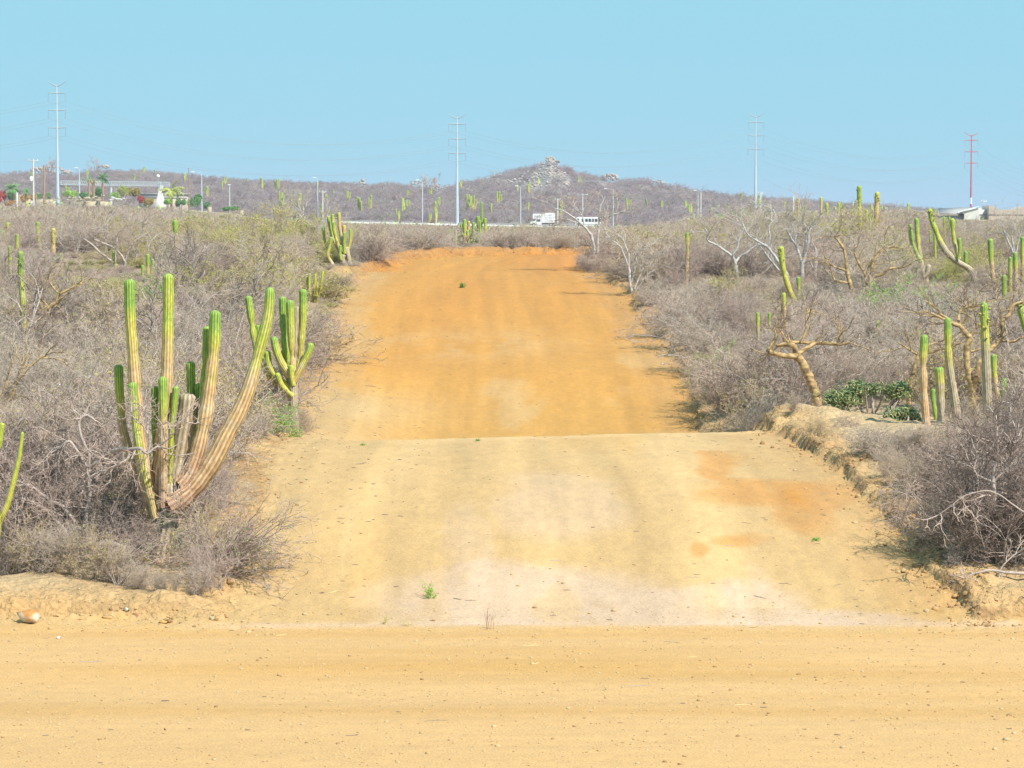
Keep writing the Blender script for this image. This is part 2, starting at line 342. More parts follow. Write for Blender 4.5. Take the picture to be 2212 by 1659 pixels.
om = OO[:-1, :-1].reshape(-1); ocm = OC[:-1, :-1].reshape(-1); ym = YY[:-1, :-1].reshape(-1)
cls = np.where(ym > 790, 3, np.where(om > .0, 0, np.where(ym < 39.0, 2, 1)))
allv = np.stack([XX, YY, ZZ], -1).reshape(-1, 3); allc = C.reshape(-1, 3)
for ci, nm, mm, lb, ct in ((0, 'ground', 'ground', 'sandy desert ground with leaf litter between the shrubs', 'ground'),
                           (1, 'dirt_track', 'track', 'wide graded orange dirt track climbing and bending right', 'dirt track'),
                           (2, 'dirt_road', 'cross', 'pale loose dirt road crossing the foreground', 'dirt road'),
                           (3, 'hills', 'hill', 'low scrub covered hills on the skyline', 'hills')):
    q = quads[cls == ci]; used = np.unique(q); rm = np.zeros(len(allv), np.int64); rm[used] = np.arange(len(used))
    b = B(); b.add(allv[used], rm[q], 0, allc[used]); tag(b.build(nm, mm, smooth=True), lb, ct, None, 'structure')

# ------------------------------------------------------------------ plants: growth
def unit(v): return v/(np.linalg.norm(v, axis=-1, keepdims=True)+1e-9)
def grow(rng, S, D, L, N, wob, up):
    P = [S]; d = D; st = (L/(N-1))[:, None]
    for i in range(N-1):
        d = unit(d+wob*rng.normal(size=d.shape)+np.array([0, 0, up])); P.append(P[-1]+d*st)
    return np.stack(P, 1)
def kids(rng, pts, L, n, t0, ang, f):
    Mn, N, _ = pts.shape
    pi = np.repeat(np.arange(Mn), n); t = rng.uniform(t0, 1, len(pi))*(N-1); i = np.minimum(t.astype(int), N-2); fr = (t-i)[:, None]
    S = pts[pi, i]*(1-fr)+pts[pi, i+1]*fr; d0 = unit(pts[pi, i+1]-pts[pi, i])
    pr = rng.normal(size=d0.shape); pr = unit(pr-d0*np.sum(pr*d0, 1, keepdims=True))
    a = (ang*rng.uniform(.6, 1.3, len(pi)))[:, None]
    return S, unit(d0*np.cos(a)+pr*np.sin(a)), L[pi]*f*rng.uniform(.6, 1.2, len(pi))
def leaves(b, rng, pts, n, size, mi):
    Mn, N, _ = pts.shape
    pi = rng.integers(0, Mn, n); ii = rng.integers(1, N, n)
    c = pts[pi, ii]+rng.normal(size=(n, 3))*size*.8
    a = unit(rng.normal(size=(n, 3)))*size*rng.uniform(.6, 1.3, (n, 1)); bb = unit(rng.normal(size=(n, 3)))*size*.6
    V = np.stack([c-a, c+bb, c+a, c-bb], 1).reshape(-1, 3)
    b.add(V, np.arange(4*n).reshape(n, 4), mi)
def shrub_mesh(seed, mats, H=2.0, spread=.75, stems=12, br=(6, 6, 4), r0=.02, r1=.006, leaf=0, lsize=.03, wob=.16, up=.03, low=False, k=3):
    """mats: (bark, twig, leaf)"""
    rng = np.random.default_rng(seed); b = B()
    a = rng.uniform(0, 2*math.pi, stems); tilt = rng.uniform(.05, 1, stems)**.7*spread
    D = np.stack([np.sin(a)*np.sin(tilt), np.cos(a)*np.sin(tilt), np.cos(tilt)], 1)
    S = np.stack([rng.normal(size=stems)*.12, rng.normal(size=stems)*.12, np.full(stems, -.15)], 1)
    L = H*rng.uniform(.6, 1.05, stems)
    pts = grow(rng, S, D, L, 7, wob, up)
    b.tubes(pts, np.linspace(r0, r0*.35, 7)[None]*rng.uniform(.7, 1.3, (stems, 1)), 4, 0)
    last = pts
    for lv, n in enumerate(br):
        S, D, L = kids(rng, last, L, n, .2 if lv else .15, .75, .52)
        N = 5 if lv < len(br)-1 else 4
        last = grow(rng, S, D, L, N, wob*1.2, up*.6)
        r = max(r0*.5*(.55**lv), r1)
        b.tubes(last, np.linspace(r, max(r*.45, r1*.5), N)[None].repeat(len(S), 0), k, 0 if lv == 0 else 1)
    if leaf: leaves(b, rng, last, leaf, lsize, 2)
    V = np.concatenate([v for v, c in b.V]); top = np.percentile(V[:, 2], 99.5)
    b.V = [(v/top, c) for v, c in b.V]                      # unit height
    return b
KINDS = [  # name, mats, params, label look
 ('dry_shrub', ('bark', 'grey', 'yleaf'), dict(H=1.8, spread=.85, stems=14), 'bare grey twiggy shrub'),
 ('dry_shrub', ('bark', 'mauve', 'yleaf'), dict(H=2.2, spread=.7, stems=12, wob=.2), 'bare mauve brown shrub'),
 ('dry_shrub', ('bark', 'tan', 'yleaf'), dict(H=1.6, spread=.95, stems=14, leaf=900), 'tan shrub with few yellow leaves'),
 ('dry_shrub', ('grey', 'grey', 'yleaf'), dict(H=2.0, spread=.65, stems=20, br=(6, 5, 3), wob=.1, r0=.013), 'upright grey shrub of thin stems'),
 ('dry_shrub', ('bark', 'mauve', 'yleaf'), dict(H=2.0, spread=1.0, stems=10, br=(7, 6, 4), wob=.25), 'low tangled brown shrub'),
 ('dry_shrub', ('white', 'grey', 'yleaf'), dict(H=2.2, spread=.75, stems=8, br=(7, 6, 4), wob=.2, r0=.026), 'pale stemmed bare shrub'),
 ('leafy_shrub', ('bark', 'tan', 'yleaf'), dict(H=1.9, spread=.8, stems=12, leaf=5000, lsize=.034), 'yellow green leafy shrub'),
 ('leafy_shrub', ('bark', 'grey', 'gleaf'), dict(H=1.6, spread=.85, stems=12, leaf=7500, lsize=.034), 'bright green leafy shrub'),
 ('dry_shrub', ('bark', 'dark', 'yleaf'), dict(H=1.8, spread=.9, stems=12, br=(7, 6, 4), wob=.22), 'dark brown densely twigged shrub'),
]
kc = bpy.data.collections.new('plant_kinds')
PROTO = []
for i, (nm, ms, kw, look) in enumerate(KINDS):
    b = shrub_mesh(100+i, ms, **kw); o = b.build('kind_%02d' % i, list(ms)); sc.collection.objects.unlink(o); kc.objects.link(o); PROTO.append(o.data)
FK = [('mauve', 'mauve', 'yleaf', 0), ('grey', 'grey', 'yleaf', 30), ('mauve', 'grey', 'oleaf', 0), ('tan', 'tan', 'yleaf', 200), ('grey', 'mauve', 'gleaf', 260), ('dark', 'mauve', 'yleaf', 0),
      ('fmauve', 'fmauve', 'yleaf', 0), ('fgrey', 'fgrey', 'yleaf', 20), ('fmauve', 'fgrey', 'yleaf', 60), ('fgrey', 'fmauve', 'gleaf', 160)]
for i, (a1, a2, a3, lf) in enumerate(FK):      # coarser ones for far away
    b = shrub_mesh(200+i, None, H=2.4, spread=.95, stems=10, br=(5, 4, 3), r0=.05, r1=.02, leaf=lf, lsize=.09, wob=.2)
    o = b.build('kind_%02d' % (len(KINDS)+i), [a1, a2, a3]); sc.collection.objects.unlink(o); kc.objects.link(o)
NK = len(KINDS)

# ------------------------------------------------------------------ cacti
G1 = (.21, .39, .03); G2 = (.40, .50, .03); Y1 = (.58, .52, .06); O1 = (.68, .43, .19); R1_ = (.62, .31, .20); GR = (.46, .37, .25); DG = (.08, .25, .04); BR = (.40, .28, .17)
STY = {'g': [(0, G1), (.35, G2), (1, Y1)], 'gg': [(0, G1), (1, G2)], 'gy': [(0, G1), (.12, G2), (.6, Y1), (1, O1)], 'y': [(0, G2), (.5, Y1), (1, Y1)],
       'gr': [(0, G1), (.08, G2), (.24, Y1), (.34, O1), (.6, O1), (1, R1_)], 'gp': [(0, G1), (.24, G2), (.38, O1), (1, (.52, .26, .17))],
       'grey': [(0, GR), (1, BR)], 'yo': [(0, Y1), (.3, O1), (1, O1)], 'dk': [(0, DG), (1, DG)], 'gb': [(0, G1), (.1, G2), (.22, Y1), (.4, GR), (1, GR)],
       'trunk': [(0, (.52, .43, .31)), (.6, GR), (1, BR)], 'gred': [(0, G2), (.15, Y1), (.4, O1), (1, R1_)]}
crng = np.random.default_rng(7)
def sample(P, step):
    P = np.asarray(P, float); n = len(P)
    if n == 2: P = np.vstack([P[0], (P[0]+P[1])/2, P[1]]); n = 3
    Q = np.vstack([2*P[0]-P[1], P, 2*P[-1]-P[-2]]); out = []
    for i in range(1, n):
        L = np.linalg.norm(Q[i+1]-Q[i]); m = max(2, int(L/step))
        t = (np.arange(m)/m)[:, None]
        a, b_, c, d = Q[i-1], Q[i], Q[i+1], Q[i+2]
        out.append(.5*((2*b_)+(-a+c)*t+(2*a-5*b_+4*c-d)*t**2+(-a+3*b_-3*c+d)*t**3))
    out.append(P[-1][None]); return np.vstack(out)
def cactus_stem(pts, r, sty, d, flat=False, rr=None):
    """pts world, top first"""
    det = r*FP/d > 3.2
    ribs = 11 if det else 6; k = ribs*2
    q = sample(pts, max(.05, r*.45) if det else max(.2, r)); n = len(q)
    s = np.concatenate([[0], np.cumsum(np.linalg.norm(np.diff(q, axis=0), axis=1))])
    prof = np.full(n, 1.0)
    ph = crng.uniform(0, 9)
    prof += .05*np.sin(s/r*.33+ph)+.03*np.sin(s/r*.9+ph*2)
    if det and s[-1] > 14*r:
        for c_ in crng.uniform(.18, .9, 4): prof -= .13*np.exp(-((s/s[-1]-c_)*s[-1]/r/1.1)**2)
    if rr is not None: prof *= np.interp(s/s[-1], [0, 1], rr)
    # domed top
    tc = q[1]-q[0]; tc /= np.linalg.norm(tc)+1e-9
    na = 5 if det else 3
    dome = [] ; dp = []
    if not flat:
        for i in range(na):
            a = (i+.3)/na*math.pi/2
            dome.append(q[0]-tc*r*.95*math.cos(a)*.9); dp.append(math.sin(a)*.98)
    else: dome.append(q[0]-tc*.2*r); dp.append(.6)
    dome = np.array(dome); q = np.vstack([dome, q]); prof = np.concatenate([np.array(dp)*prof[0], prof]); s = np.concatenate([np.zeros(len(dome)), s])
    t = np.gradient(q, axis=0); t = unit(t); ref = np.array([0, 1., 0])
    uu = unit(ref-t*(t@ref)[:, None]); vv = np.cross(t, uu)
    a = np.arange(k)*2*math.pi/k; rib = np.where(np.arange(k) % 2 == 0, 1.06, .86 if det else .93)
    jit = 1+crng.normal(size=(len(q), k))*(.02 if det else .01)
    V = q[:, None]+(r*prof)[:, None, None]*(rib*jit)[..., None]*(np.cos(a)[None, :, None]*uu[:, None]+np.sin(a)[None, :, None]*vv[:, None])
    st = STY[sty]; tt = np.clip(s/s[-1]+.05*np.interp(s, np.linspace(0, s[-1], 12), crng.normal(size=12)), 0, 1)
    col = np.stack([np.interp(tt, [x for x, _ in st], [c[j] for _, c in st]) for j in range(3)], -1)
    col = col[:, None, :].repeat(k, 1)
    # scarring: pale / reddish blotches that grow with age
    age = tt[:, None]*(0 if sty in ('g', 'gg', 'dk', 'y') else 1)
    blot = vn(s[:, None]/r*.5+ph*7, np.cos(a)[None]*1.3+3*ph, 5)
    bl = (ss(.62, .8, blot)*age)[..., None]
    bl = np.maximum(bl*.75, (ss(.55, .75, vn(s[:, None]/r*2.2+ph, np.cos(a)[None]*3+ph, 15))*age*.45)[..., None])
    col = col*(1-bl)+np.array([.66, .55, .42])*bl
    blot2 = vn(s[:, None]/r*.8+ph*3, np.sin(a)[None]*1.7+ph, 9); b2 = (ss(.6, .85, blot2)*age)[..., None]
    col = col*(1-.5*b2)+np.array([.42, .20, .10])*.5*b2
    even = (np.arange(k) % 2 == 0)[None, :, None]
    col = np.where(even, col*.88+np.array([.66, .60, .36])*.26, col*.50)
    idx = np.arange(len(q)*k).reshape(len(q), k); nx = np.roll(idx, -1, 1)
    F = np.stack([idx[:-1], idx[1:], nx[1:], nx[:-1]], -1).reshape(-1, 4)
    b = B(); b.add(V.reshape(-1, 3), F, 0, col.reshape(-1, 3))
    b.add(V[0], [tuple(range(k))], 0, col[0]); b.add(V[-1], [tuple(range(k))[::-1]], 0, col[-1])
    return b
HERO = []          # (px0, px1, ylow, d) windows kept free of taller plants in front
def cactus(name, label, d, stems, vis=None, knobs=None, cat='cactus', group=None):
    """stems: (part, r_px, [(px,py)..top->bottom], dy, style, extra)"""
    allp = [p for s in stems for p in s[2]]
    main = stems[0]; bx, by = main[2][-1]
    base = W(bx, by, d); gz = T(base[0], d); loc = np.array([base[0], d, gz])
    single = len(stems) == 1 and not knobs
    root = None if single else empty(name, loc, label, cat, group)
    for i, s in enumerate(stems):
        part, rp, pl, dy, sty = s[:5]; ex = s[5] if len(s) > 5 else {}
        pts = [W(px, py, d+dy) for px, py in pl]
        if i == 0 or ex.get('down'):
            e = pts[-1].copy()
            if e[2] > gz-.2: pts.append(np.array([e[0]+.02, e[1], gz-.25]))
        b = cactus_stem(pts, rp*d/FP, sty, d, ex.get('flat', False), ex.get('rr'))
        if ex.get('knobs'):
            kn = ex['knobs']; rw = rp*d/FP; q = sample(pts, .05); n = min(len(q), max(4, int(len(q)*kn)))
            for j in range(int(14 if kn < .5 else 18)):
                p = q[crng.integers(0, n)]; a = crng.uniform(0, 6.28)
                c = p+np.array([math.cos(a), -abs(math.sin(a)), 0])*rw*1.15; blob_mesh(b, c, rw*.28, (.45, .40, .10), crng)
        at_origin(b, loc)
        if single:
            o = b.build(name, 'cactus', smooth=True); o.location = loc; tag(o, label, cat, group); root = o
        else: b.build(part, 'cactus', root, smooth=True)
    HERO.append((min(p[0] for p in allp)-6, max(p[0] for p in allp)+6, max(p[1] for p in allp) if vis is None else vis, d))
    return root
ICO = None
def ico():
    global ICO
    if ICO is None:
        p = (1+5**.5)/2
        v = np.array([(-1, p, 0), (1, p, 0), (-1, -p, 0), (1, -p, 0), (0, -1, p), (0, 1, p), (0, -1, -p), (0, 1, -p), (p, 0, -1), (p, 0, 1), (-p, 0, -1), (-p, 0, 1)])/1.902
        f = np.array([(0, 11, 5), (0, 5, 1), (0, 1, 7), (0, 7, 10), (0, 10, 11), (1, 5, 9), (5, 11, 4), (11, 10, 2), (10, 7, 6), (7, 1, 8), (3, 9, 4), (3, 4, 2), (3, 2, 6), (3, 6, 8), (3, 8, 9), (4, 9, 5), (2, 4, 11), (6, 2, 10), (8, 6, 7), (9, 8, 1)])
        ICO = (v, f)
    return ICO
def ico2():
    v, f = ico(); v = list(map(tuple, v)); out = []; mid = {}
    def m(a, b):
        k = (min(a, b), max(a, b))
        if k not in mid:
            p = (np.array(v[a])+np.array(v[b]))/2; v.append(tuple(p/np.linalg.norm(p))); mid[k] = len(v)-1
        return mid[k]
    for a, b, c in f:
        x, y, z = m(a, b), m(b, c), m(c, a); out += [(a, x, z), (b, y, x), (c, z, y), (x, y, z)]
    return np.array(v), np.array(out)
def blob_mesh(b, c, r, col, rng, mi=0, sc3=(1, 1, 1)):
    v, f = ico(); v = v*(1+rng.normal(size=(len(v), 1))*.15)*np.array(sc3)*r+np.asarray(c)
    b.add(v, f, mi, col)
# >>>CACTI
Z4 = lambda x, y: (x/3.0045, 547+y/3.0045)
def z4(*a): return [Z4(*p) for p in a]
cactus('cardon_cactus', 'tallest many armed cardon cactus with orange ribbed arms at the left roadside', 42.6, [
  ('trunk', 21, z4((1110, 1500), (1100, 1640), (1085, 1800), (1050, 1960)), .1, 'trunk', {'flat': True, 'rr': (.85, 1.15)}),
  ('arm', 20.9, z4((1225, 925), (1205, 1100), (1160, 1350), (1110, 1560)), .25, 'grey', {'flat': True, 'rr': (.95, 1.25)}),
  ('arm', 10.8, z4((840, 195), (845, 420), (858, 600), (880, 900), (905, 1200), (940, 1430), (982, 1610)), .05, 'gr', {'rr': (1, 1.4)}),
  ('arm', 10.8, z4((1092, 160), (1090, 430), (1085, 700), (1075, 950), (1050, 1250), (1030, 1450), (1030, 1600)), .15, 'gr', {'rr': (1, 1.45)}),
  ('arm', 11.6, z4((1396, 400), (1388, 620), (1362, 850), (1330, 1080), (1280, 1300), (1225, 1440), (1172, 1500)), .0, 'gr', {'rr': (1, 1.5)}),
  ('arm', 15.4, z4((1750, 260), (1742, 380), (1722, 480), (1690, 600), (1625, 840), (1560, 1010), (1470, 1180), (1390, 1340), (1290, 1490), (1190, 1590), (1110, 1640)), -.1, 'gr', {'rr': (.62, 1.5)}),
  ('arm', 9.4, z4((770, 745), (775, 880), (785, 1000), (800, 1150), (880, 1400), (1000, 1700)), .35, 'gr'),
  ('arm', 9.9, z4((862, 862), (868, 980), (880, 1100), (920, 1350), (1010, 1720)), -.05, 'gy'),
  ('arm', 9.9, z4((1056, 825), (1058, 960), (1060, 1090), (1060, 1300), (1060, 1650)), -.12, 'gp'),
  ('arm', 9.4, z4((1238, 725), (1240, 900), (1235, 1050), (1160, 1450), (1105, 1650)), .42, 'g'),
  ('arm', 8.8, z4((1290, 865), (1290, 960), (1260, 1150), (1180, 1450), (1110, 1660)), .36, 'gg'),
  ('arm', 7.7, z4((1005, 880), (1005, 1050), (1015, 1300), (1070, 1680)), .3, 'gg'),
  ('arm', 8.2, z4((1342, 495), (1338, 640), (1330, 760), (1290, 1080), (1140, 1600)), .28, 'g'),
  ('arm', 6.6, z4((1140, 880), (1128, 1010), (1110, 1200), (1100, 1640)), .05, 'g')], vis=1080)
cactus('candelabra_cactus', 'bright green candelabra cactus beside the left edge of the track', 60.3, [
  ('trunk', 10.5, z4((1900, 800), (1898, 900), (1905, 1060)), 0, 'trunk', {'flat': True}),
  ('arm', 8.5, z4((1925, 350), (1918, 560), (1905, 820)), .12, 'grey', {'flat': True, 'rr': (.8, 1.2)}),
  ('arm', 7.5, z4((1612, 295), (1630, 430), (1650, 560), (1690, 700), (1780, 830), (1890, 900)), .2, 'gy'),
  ('arm', 6.3, z4((1672, 480), (1675, 560), (1700, 680), (1800, 850), (1890, 900)), .4, 'gg'),
  ('arm', 7.8, z4((1778, 560), (1795, 640), (1830, 720), (1885, 800)), -.15, 'gy'),
  ('arm', 7.8, z4((1833, 300), (1838, 460), (1850, 600), (1885, 760)), .1, 'gg'),
  ('arm', 8.4, z4((1882, 325), (1886, 480), (1892, 620), (1900, 760)), -.2, 'gy', {'rr': (1, .8)}),
  ('arm', 7.8, z4((1966, 252), (1965, 420), (1955, 560), (1945, 700), (1905, 830)), .1, 'gy'),
  ('arm', 7.5, z4((2015, 600), (1995, 660), (1960, 730), (1905, 830)), -.12, 'gy'),
  ('arm', 7.1, z4((1735, 650), (1745, 730), (1790, 800), (1885, 880)), -.05, 'y'),
  ('arm', 6.3, z4((1840, 640), (1845, 720), (1890, 850)), .3, 'gg'),
  ('arm', 6.3, z4((1890, 740), (1892, 800), (1905, 860)), -.25, 'y', {'rr': (1, .8)}),
  ('arm', 5.7, z4((1800, 790), (1830, 860), (1900, 930)), -.2, 'y')], vis=880)
def C1(px_pts, r, d, sty, label, name='column_cactus', group='single column cacti in the scrub', ex={}, vis=None):
    return cactus(name, label, d, [('stem', r, px_pts, 0, sty, dict(ex))], vis=vis, group=group)
C1([(44, 548), (45, 600), (49, 650), (52, 728)], 7.2, 78, 'gy', 'yellow green column cactus with fruit knobs at the far left', ex={'knobs': .35, 'rr': (.8, 1)})
C1([(48, 938), (42, 985), (32, 1030), (16, 1090), (-6, 1150)], 6.5, 41.9, 'y', 'curved yellow green cactus stem leaning out of the near left corner', ex={'rr': (.55, 1.5)}, vis=1130)
C1([(4, 918), (-2, 960), (-12, 1010)], 6, 43, 'y', 'cut off green cactus tip at the left picture edge', vis=950)
C1([(308, 576), (308, 650)], 3.8, 108, 'gp', 'left one of three red based columns standing together')
C1([(319, 552), (320, 650)], 4.4, 108.5, 'gp', 'middle and tallest of three red based columns')
C1([(329, 562), (327, 645)], 3.8, 109, 'gp', 'right one of three red based columns')
C1([(378, 480), (380, 510), (386, 575)], 5.4, 128, 'gp', 'reddish column cactus leaning before the white trees')
C1([(21, 534), (22, 590), (25, 620)], 3.9, 102, 'gy', 'slim green column beside the knobby one')
C1([(37, 510), (38, 560)], 4.2, 135, 'gy', 'green column behind the knobby cactus')
C1([(81, 482), (82, 512), (88, 545), (90, 575)], 4.0, 140, 'gy', 'bent green column left of the orange one', ex={'knobs': .4})
C1([(115, 497), (115, 560), (116, 598)], 5.0, 130, 'yo', 'thick orange yellow column with a knobby top', ex={'knobs': .3})
C1([(131, 550), (130, 600)], 4.0, 122, 'gr', 'short green topped column right of the orange one')
C1([(99, 556), (99, 590)], 3.4, 124, 'gp', 'small pinkish column left of the orange one')
C1([(117, 560), (117, 600)], 4.0, 119, 'gr', 'short orange column in front of the thick orange one')
C1([(5, 500), (6, 535)], 4.5, 150, 'gp', 'short column at the extreme left edge')
C1([(17, 484), (16, 520)], 4.5, 155, 'gred', 'knobby red column near the extreme left', ex={'knobs': .5})
C1([(246, 542), (246, 592)], 3.2, 125, 'gy', 'thin yellow green column behind the bare trees')
C1([(313, 530), (314, 556)], 3.2, 150, 'gy', 'far small column behind the three red based ones')
C1([(546, 524), (546, 560)], 4.2, 136, 'gp', 'green topped column alone left of the yellow bushes')
C1([(554, 466), (555, 496)], 3.2, 260, 'gred', 'orange column on the horizon near the wall post')
C1([(573, 472), (572, 500)], 2.8, 255, 'gy', 'green column on the horizon near the wall post')
C1([(660, 486), (662, 520), (669, 556)], 3.8, 139, 'gy', 'bright column left of the roadside candelabra')
C1([(244, 548), (252, 590)], 3.0, 118, 'g', 'thin green stem deep in the left scrub')
cactus('candelabra_cactus', 'many stemmed candelabra cactus with a forked trunk at the track bend', 121, [
  ('trunk', 5.2, [(747, 535), (753, 560), (757, 590)], 0, 'trunk', {'flat': True}),
  ('arm', 4.4, [(742, 551), (740, 562), (748, 577), (756, 588)], -.2, 'trunk', {'flat': True}),
  ('arm', 3.8, [(732, 462), (733, 490), (737, 512), (738, 532)], .1, 'yo'),
  ('arm', 4.0, [(720, 481), (722, 500), (727, 520), (733, 540), (742, 562)], 0, 'gy'),
  ('arm', 3.4, [(718, 465), (719, 485)], .0, 'gy'),
  ('arm', 3.4, [(709, 470), (712, 490), (717, 510), (726, 530), (738, 556)], .3, 'gy'),
  ('arm', 3.6, [(743, 489), (743, 505)], .3, 'yo'),
  ('arm', 3.3, [(743, 504), (743, 525), (744, 548)], -.1, 'gg'),
  ('arm', 3.2, [(757, 498), (757, 518), (752, 540), (748, 560)], .1, 'gy'),
  ('arm', 3.2, [(735, 532), (734, 550), (737, 562)], -.3, 'gg'),
  ('arm', 3.2, [(698, 492), (701, 520), (712, 545), (735, 572)], .5, 'gy'),
  ('arm', 3.8, [(715, 515), (711, 535), (708, 552), (720, 575)], -.4, 'gy')], vis=588, group='candelabra cacti')
cactus('organ_pipe_cactus', 'slender organ pipe cactus in the scrub left of the pale mound', 100, [
  ('stem', 2.6, [(697, 588), (694, 615), (688, 640), (680, 668)], 0, 'y'),
  ('arm', 2.6, [(681, 594), (680, 620), (680, 650)], .1, 'y'), ('arm', 2.6, [(669, 592), (668, 620), (676, 660)], .1, 'y'),
  ('arm', 2.3, [(663, 600), (664, 630), (674, 660)], .2, 'y'), ('arm', 2.3, [(647, 600), (650, 628), (668, 660)], .2, 'y'),
  ('arm', 2.3, [(686, 612), (684, 640)], -.2, 'y')], vis=660)
cactus('small_cactus', 'small branching yellow tipped cactus in the left scrub', 112, [
  ('stem', 2.8, [(499, 575), (505, 598), (510, 618)], 0, 'y'), ('arm', 2.8, [(491, 586), (497, 602), (505, 615)], -.1, 'gg'),
  ('arm', 2.8, [(481, 594), (488, 608), (500, 618)], .1, 'y')])
cactus('candelabra_cactus', 'tall candelabra cactus clump beyond the bend before the white barrier', 205, [
  ('trunk', 4.2, [(1010, 500), (1011, 525)], 0, 'gb'),
  ('arm', 3.8, [(1003, 476), (1004, 500), (1006, 525)], 0, 'gy'), ('arm', 3.4, [(1012, 480), (1012, 510), (1011, 530)], .3, 'yo'),
  ('arm', 3.2, [(996, 485), (1000, 510), (1006, 530)], .1, 'gy'), ('arm', 3.4, [(1022, 483), (1021, 512), (1014, 530)], -.2, 'gg'),
  ('arm', 3.8, [(1032, 470), (1033, 500), (1028, 528)], 0, 'gy'), ('arm', 2.6, [(1040, 438), (1040, 480), (1034, 528)], .4, 'gg'),
  ('arm', 3.6, [(1047, 474), (1048, 505), (1042, 528)], .1, 'gy'), ('arm', 3.0, [(1036, 478), (1037, 510), (1034, 528)], -.4, 'gg')], group='candelabra cacti')
C1([(970, 500), (971, 532)], 3.4, 195, 'gy', 'short bright column left of the clump beyond the bend')
C1([(984, 500), (984, 530)], 2.8, 200, 'gy', 'thin yellow column touching the clump beyond the bend')
C1([(837, 510), (836, 545)], 3.2, 175, 'g', 'green column in the low scrub left of the bend')
C1([(1484, 506), (1484, 555), (1482, 618)], 4.2, 104, 'gr', 'slim green column with orange base right of the track')
C1([(1686, 537), (1690, 575), (1702, 620), (1716, 652)], 6.0, 96, 'y', 'yellow green column leaning left among the white trees', ex={'knobs': .25})
C1([(1724, 602), (1725, 655)], 4.6, 97, 'gy', 'short green column beside the leaning yellow one')
C1([(1692, 636), (1694, 680), (1700, 720)], 4.6, 84, 'gr', 'column with brown base behind the golden elephant tree')
C1([(1636, 678), (1637, 732)], 3.8, 80, 'gb', 'small column with dark grey base left of the golden elephant tree')
C1([(1661, 678), (1661, 715)], 3.2, 82, 'gy', 'faint slim column left of the golden elephant tree')
C1([(1544, 608), (1544, 640)], 4.4, 100, 'gy', 'pale green stub rising from the scrub right of the track')
C1([(1855, 405), (1856, 450), (1857, 500)], 4.8, 150, 'gy', 'tall knobby yellow column breaking the skyline', ex={'knobs': .3})
C1([(1894, 419), (1893, 450), (1891, 500)], 5.4, 148, 'yo', 'tall orange column breaking the skyline', ex={'knobs': .2})
C1([(1871, 456), (1871, 500)], 3.6, 152, 'gred', 'short orange column between the two skyline columns')
C1([(1878, 462), (1879, 495)], 3.2, 158, 'gg', 'short green column between the two skyline columns')
C1([(1723, 431), (1723, 470)], 3.4, 210, 'yo', 'far orange column before the power pole side')
C1([(1773, 428), (1773, 460)], 3.0, 230, 'yo', 'far yellow column under the skyline')
C1([(1785, 441), (1786, 468)], 3.2, 215, 'y', 'far stubby yellow column under the skyline')
C1([(1811, 440), (1811, 465)], 2.4, 235, 'gy', 'far thin green column under the skyline')
cactus('cardon_cactus', 'brown stemmed cardon cactus with a drooping left arm', 104, [
  ('trunk', 6.4, [(1979, 476), (1981, 510), (1985, 545), (1990, 575), (2000, 610), (2006, 640)], 0, 'gb', {'rr': (.75, 1)}),
  ('arm', 3.6, [(1965, 487), (1966, 515), (1969, 530)], .3, 'gy'),
  ('arm', 4.2, [(1968, 500), (1971, 525), (1978, 545), (1988, 565)], -.1, 'gg', {'rr': (.7, 1.2)}),
  ('arm', 4.5, [(2005, 575), (2002, 590), (1996, 598)], -.1, 'trunk')], vis=612)
cactus('cardon_cactus', 'long curved cardon cactus leaning left with two upright arms', 101, [
  ('trunk', 6.4, [(2008, 456), (2013, 480), (2020, 497), (2030, 522), (2044, 545), (2066, 565), (2088, 578), (2101, 592), (2106, 615)], 0, 'gb', {'rr': (.8, 1.25), 'knobs': .12}),
  ('arm', 5.2, [(2056, 476), (2058, 505), (2062, 530), (2071, 560)], .1, 'gy', {'rr': (1, .8)}),
  ('arm', 4.6, [(2071, 518), (2072, 535), (2071, 550), (2069, 560)], -.15, 'gg', {'rr': (1, .7)})], vis=610)
C1([(2085, 546), (2085, 590)], 3.8, 103, 'gg', 'short green stub behind the curved cardon')
for i, (a, b_, c, dd) in enumerate(((2018, 505, 560, 0), (2030, 515, 562, 1), (2008, 500, 560, 2), (2038, 470, 505, 9), (2050, 470, 505, 10))):
    C1([(a, b_), (a+2, c)], 2.8, 118+dd*3, 'g', ['pale green column behind the curved cardon, lower middle one', 'pale green column right of the lower middle one', 'pale green column behind the curved cardon, left one', 'thin column below the grey roof', 'thin column below the white gable'][i])
C1([(2138, 520), (2140, 560), (2143, 590), (2149, 635)], 5.4, 97, 'gp', 'green topped column with pink brown base at the far right')
C1([(2168, 598), (2168, 640)], 5.0, 92, 'gg', 'stubby dark green cactus at the foot of the right columns')
C1([(2181, 558), (2181, 635)], 4.0, 95, 'gy', 'thin column of the pair at the right edge')
C1([(2192, 548), (2193, 590), (2194, 640)], 5.0, 94, 'gr', 'thick column of the pair at the right edge')
C1([(2208, 515), (2208, 600)], 4.5, 96, 'gr', 'column cut by the right picture edge')
C1([(1894, 696), (1893, 720), (1888, 745)], 5.2, 75, 'gy', 'fuzzy pale green stub among grey scrub on the right')
Z6 = lambda x, y: (1472.6+x/3.0, 547+y/3.0)
def z6(*a): return [Z6(*p) for p in a]
C1(z6((1568, 548), (1562, 700), (1564, 850), (1575, 1020), (1592, 1180)), 8.6, 55.5, 'gr', 'smooth green front column on sand right of the cholla', ex={'rr': (.95, 1)}, vis=930)
C1(z6((1662, 745), (1672, 880), (1676, 1000), (1672, 1120)), 9.6, 56.2, 'gb', 'thick cut off grey column between two taller ones', ex={'flat': True}, vis=910)
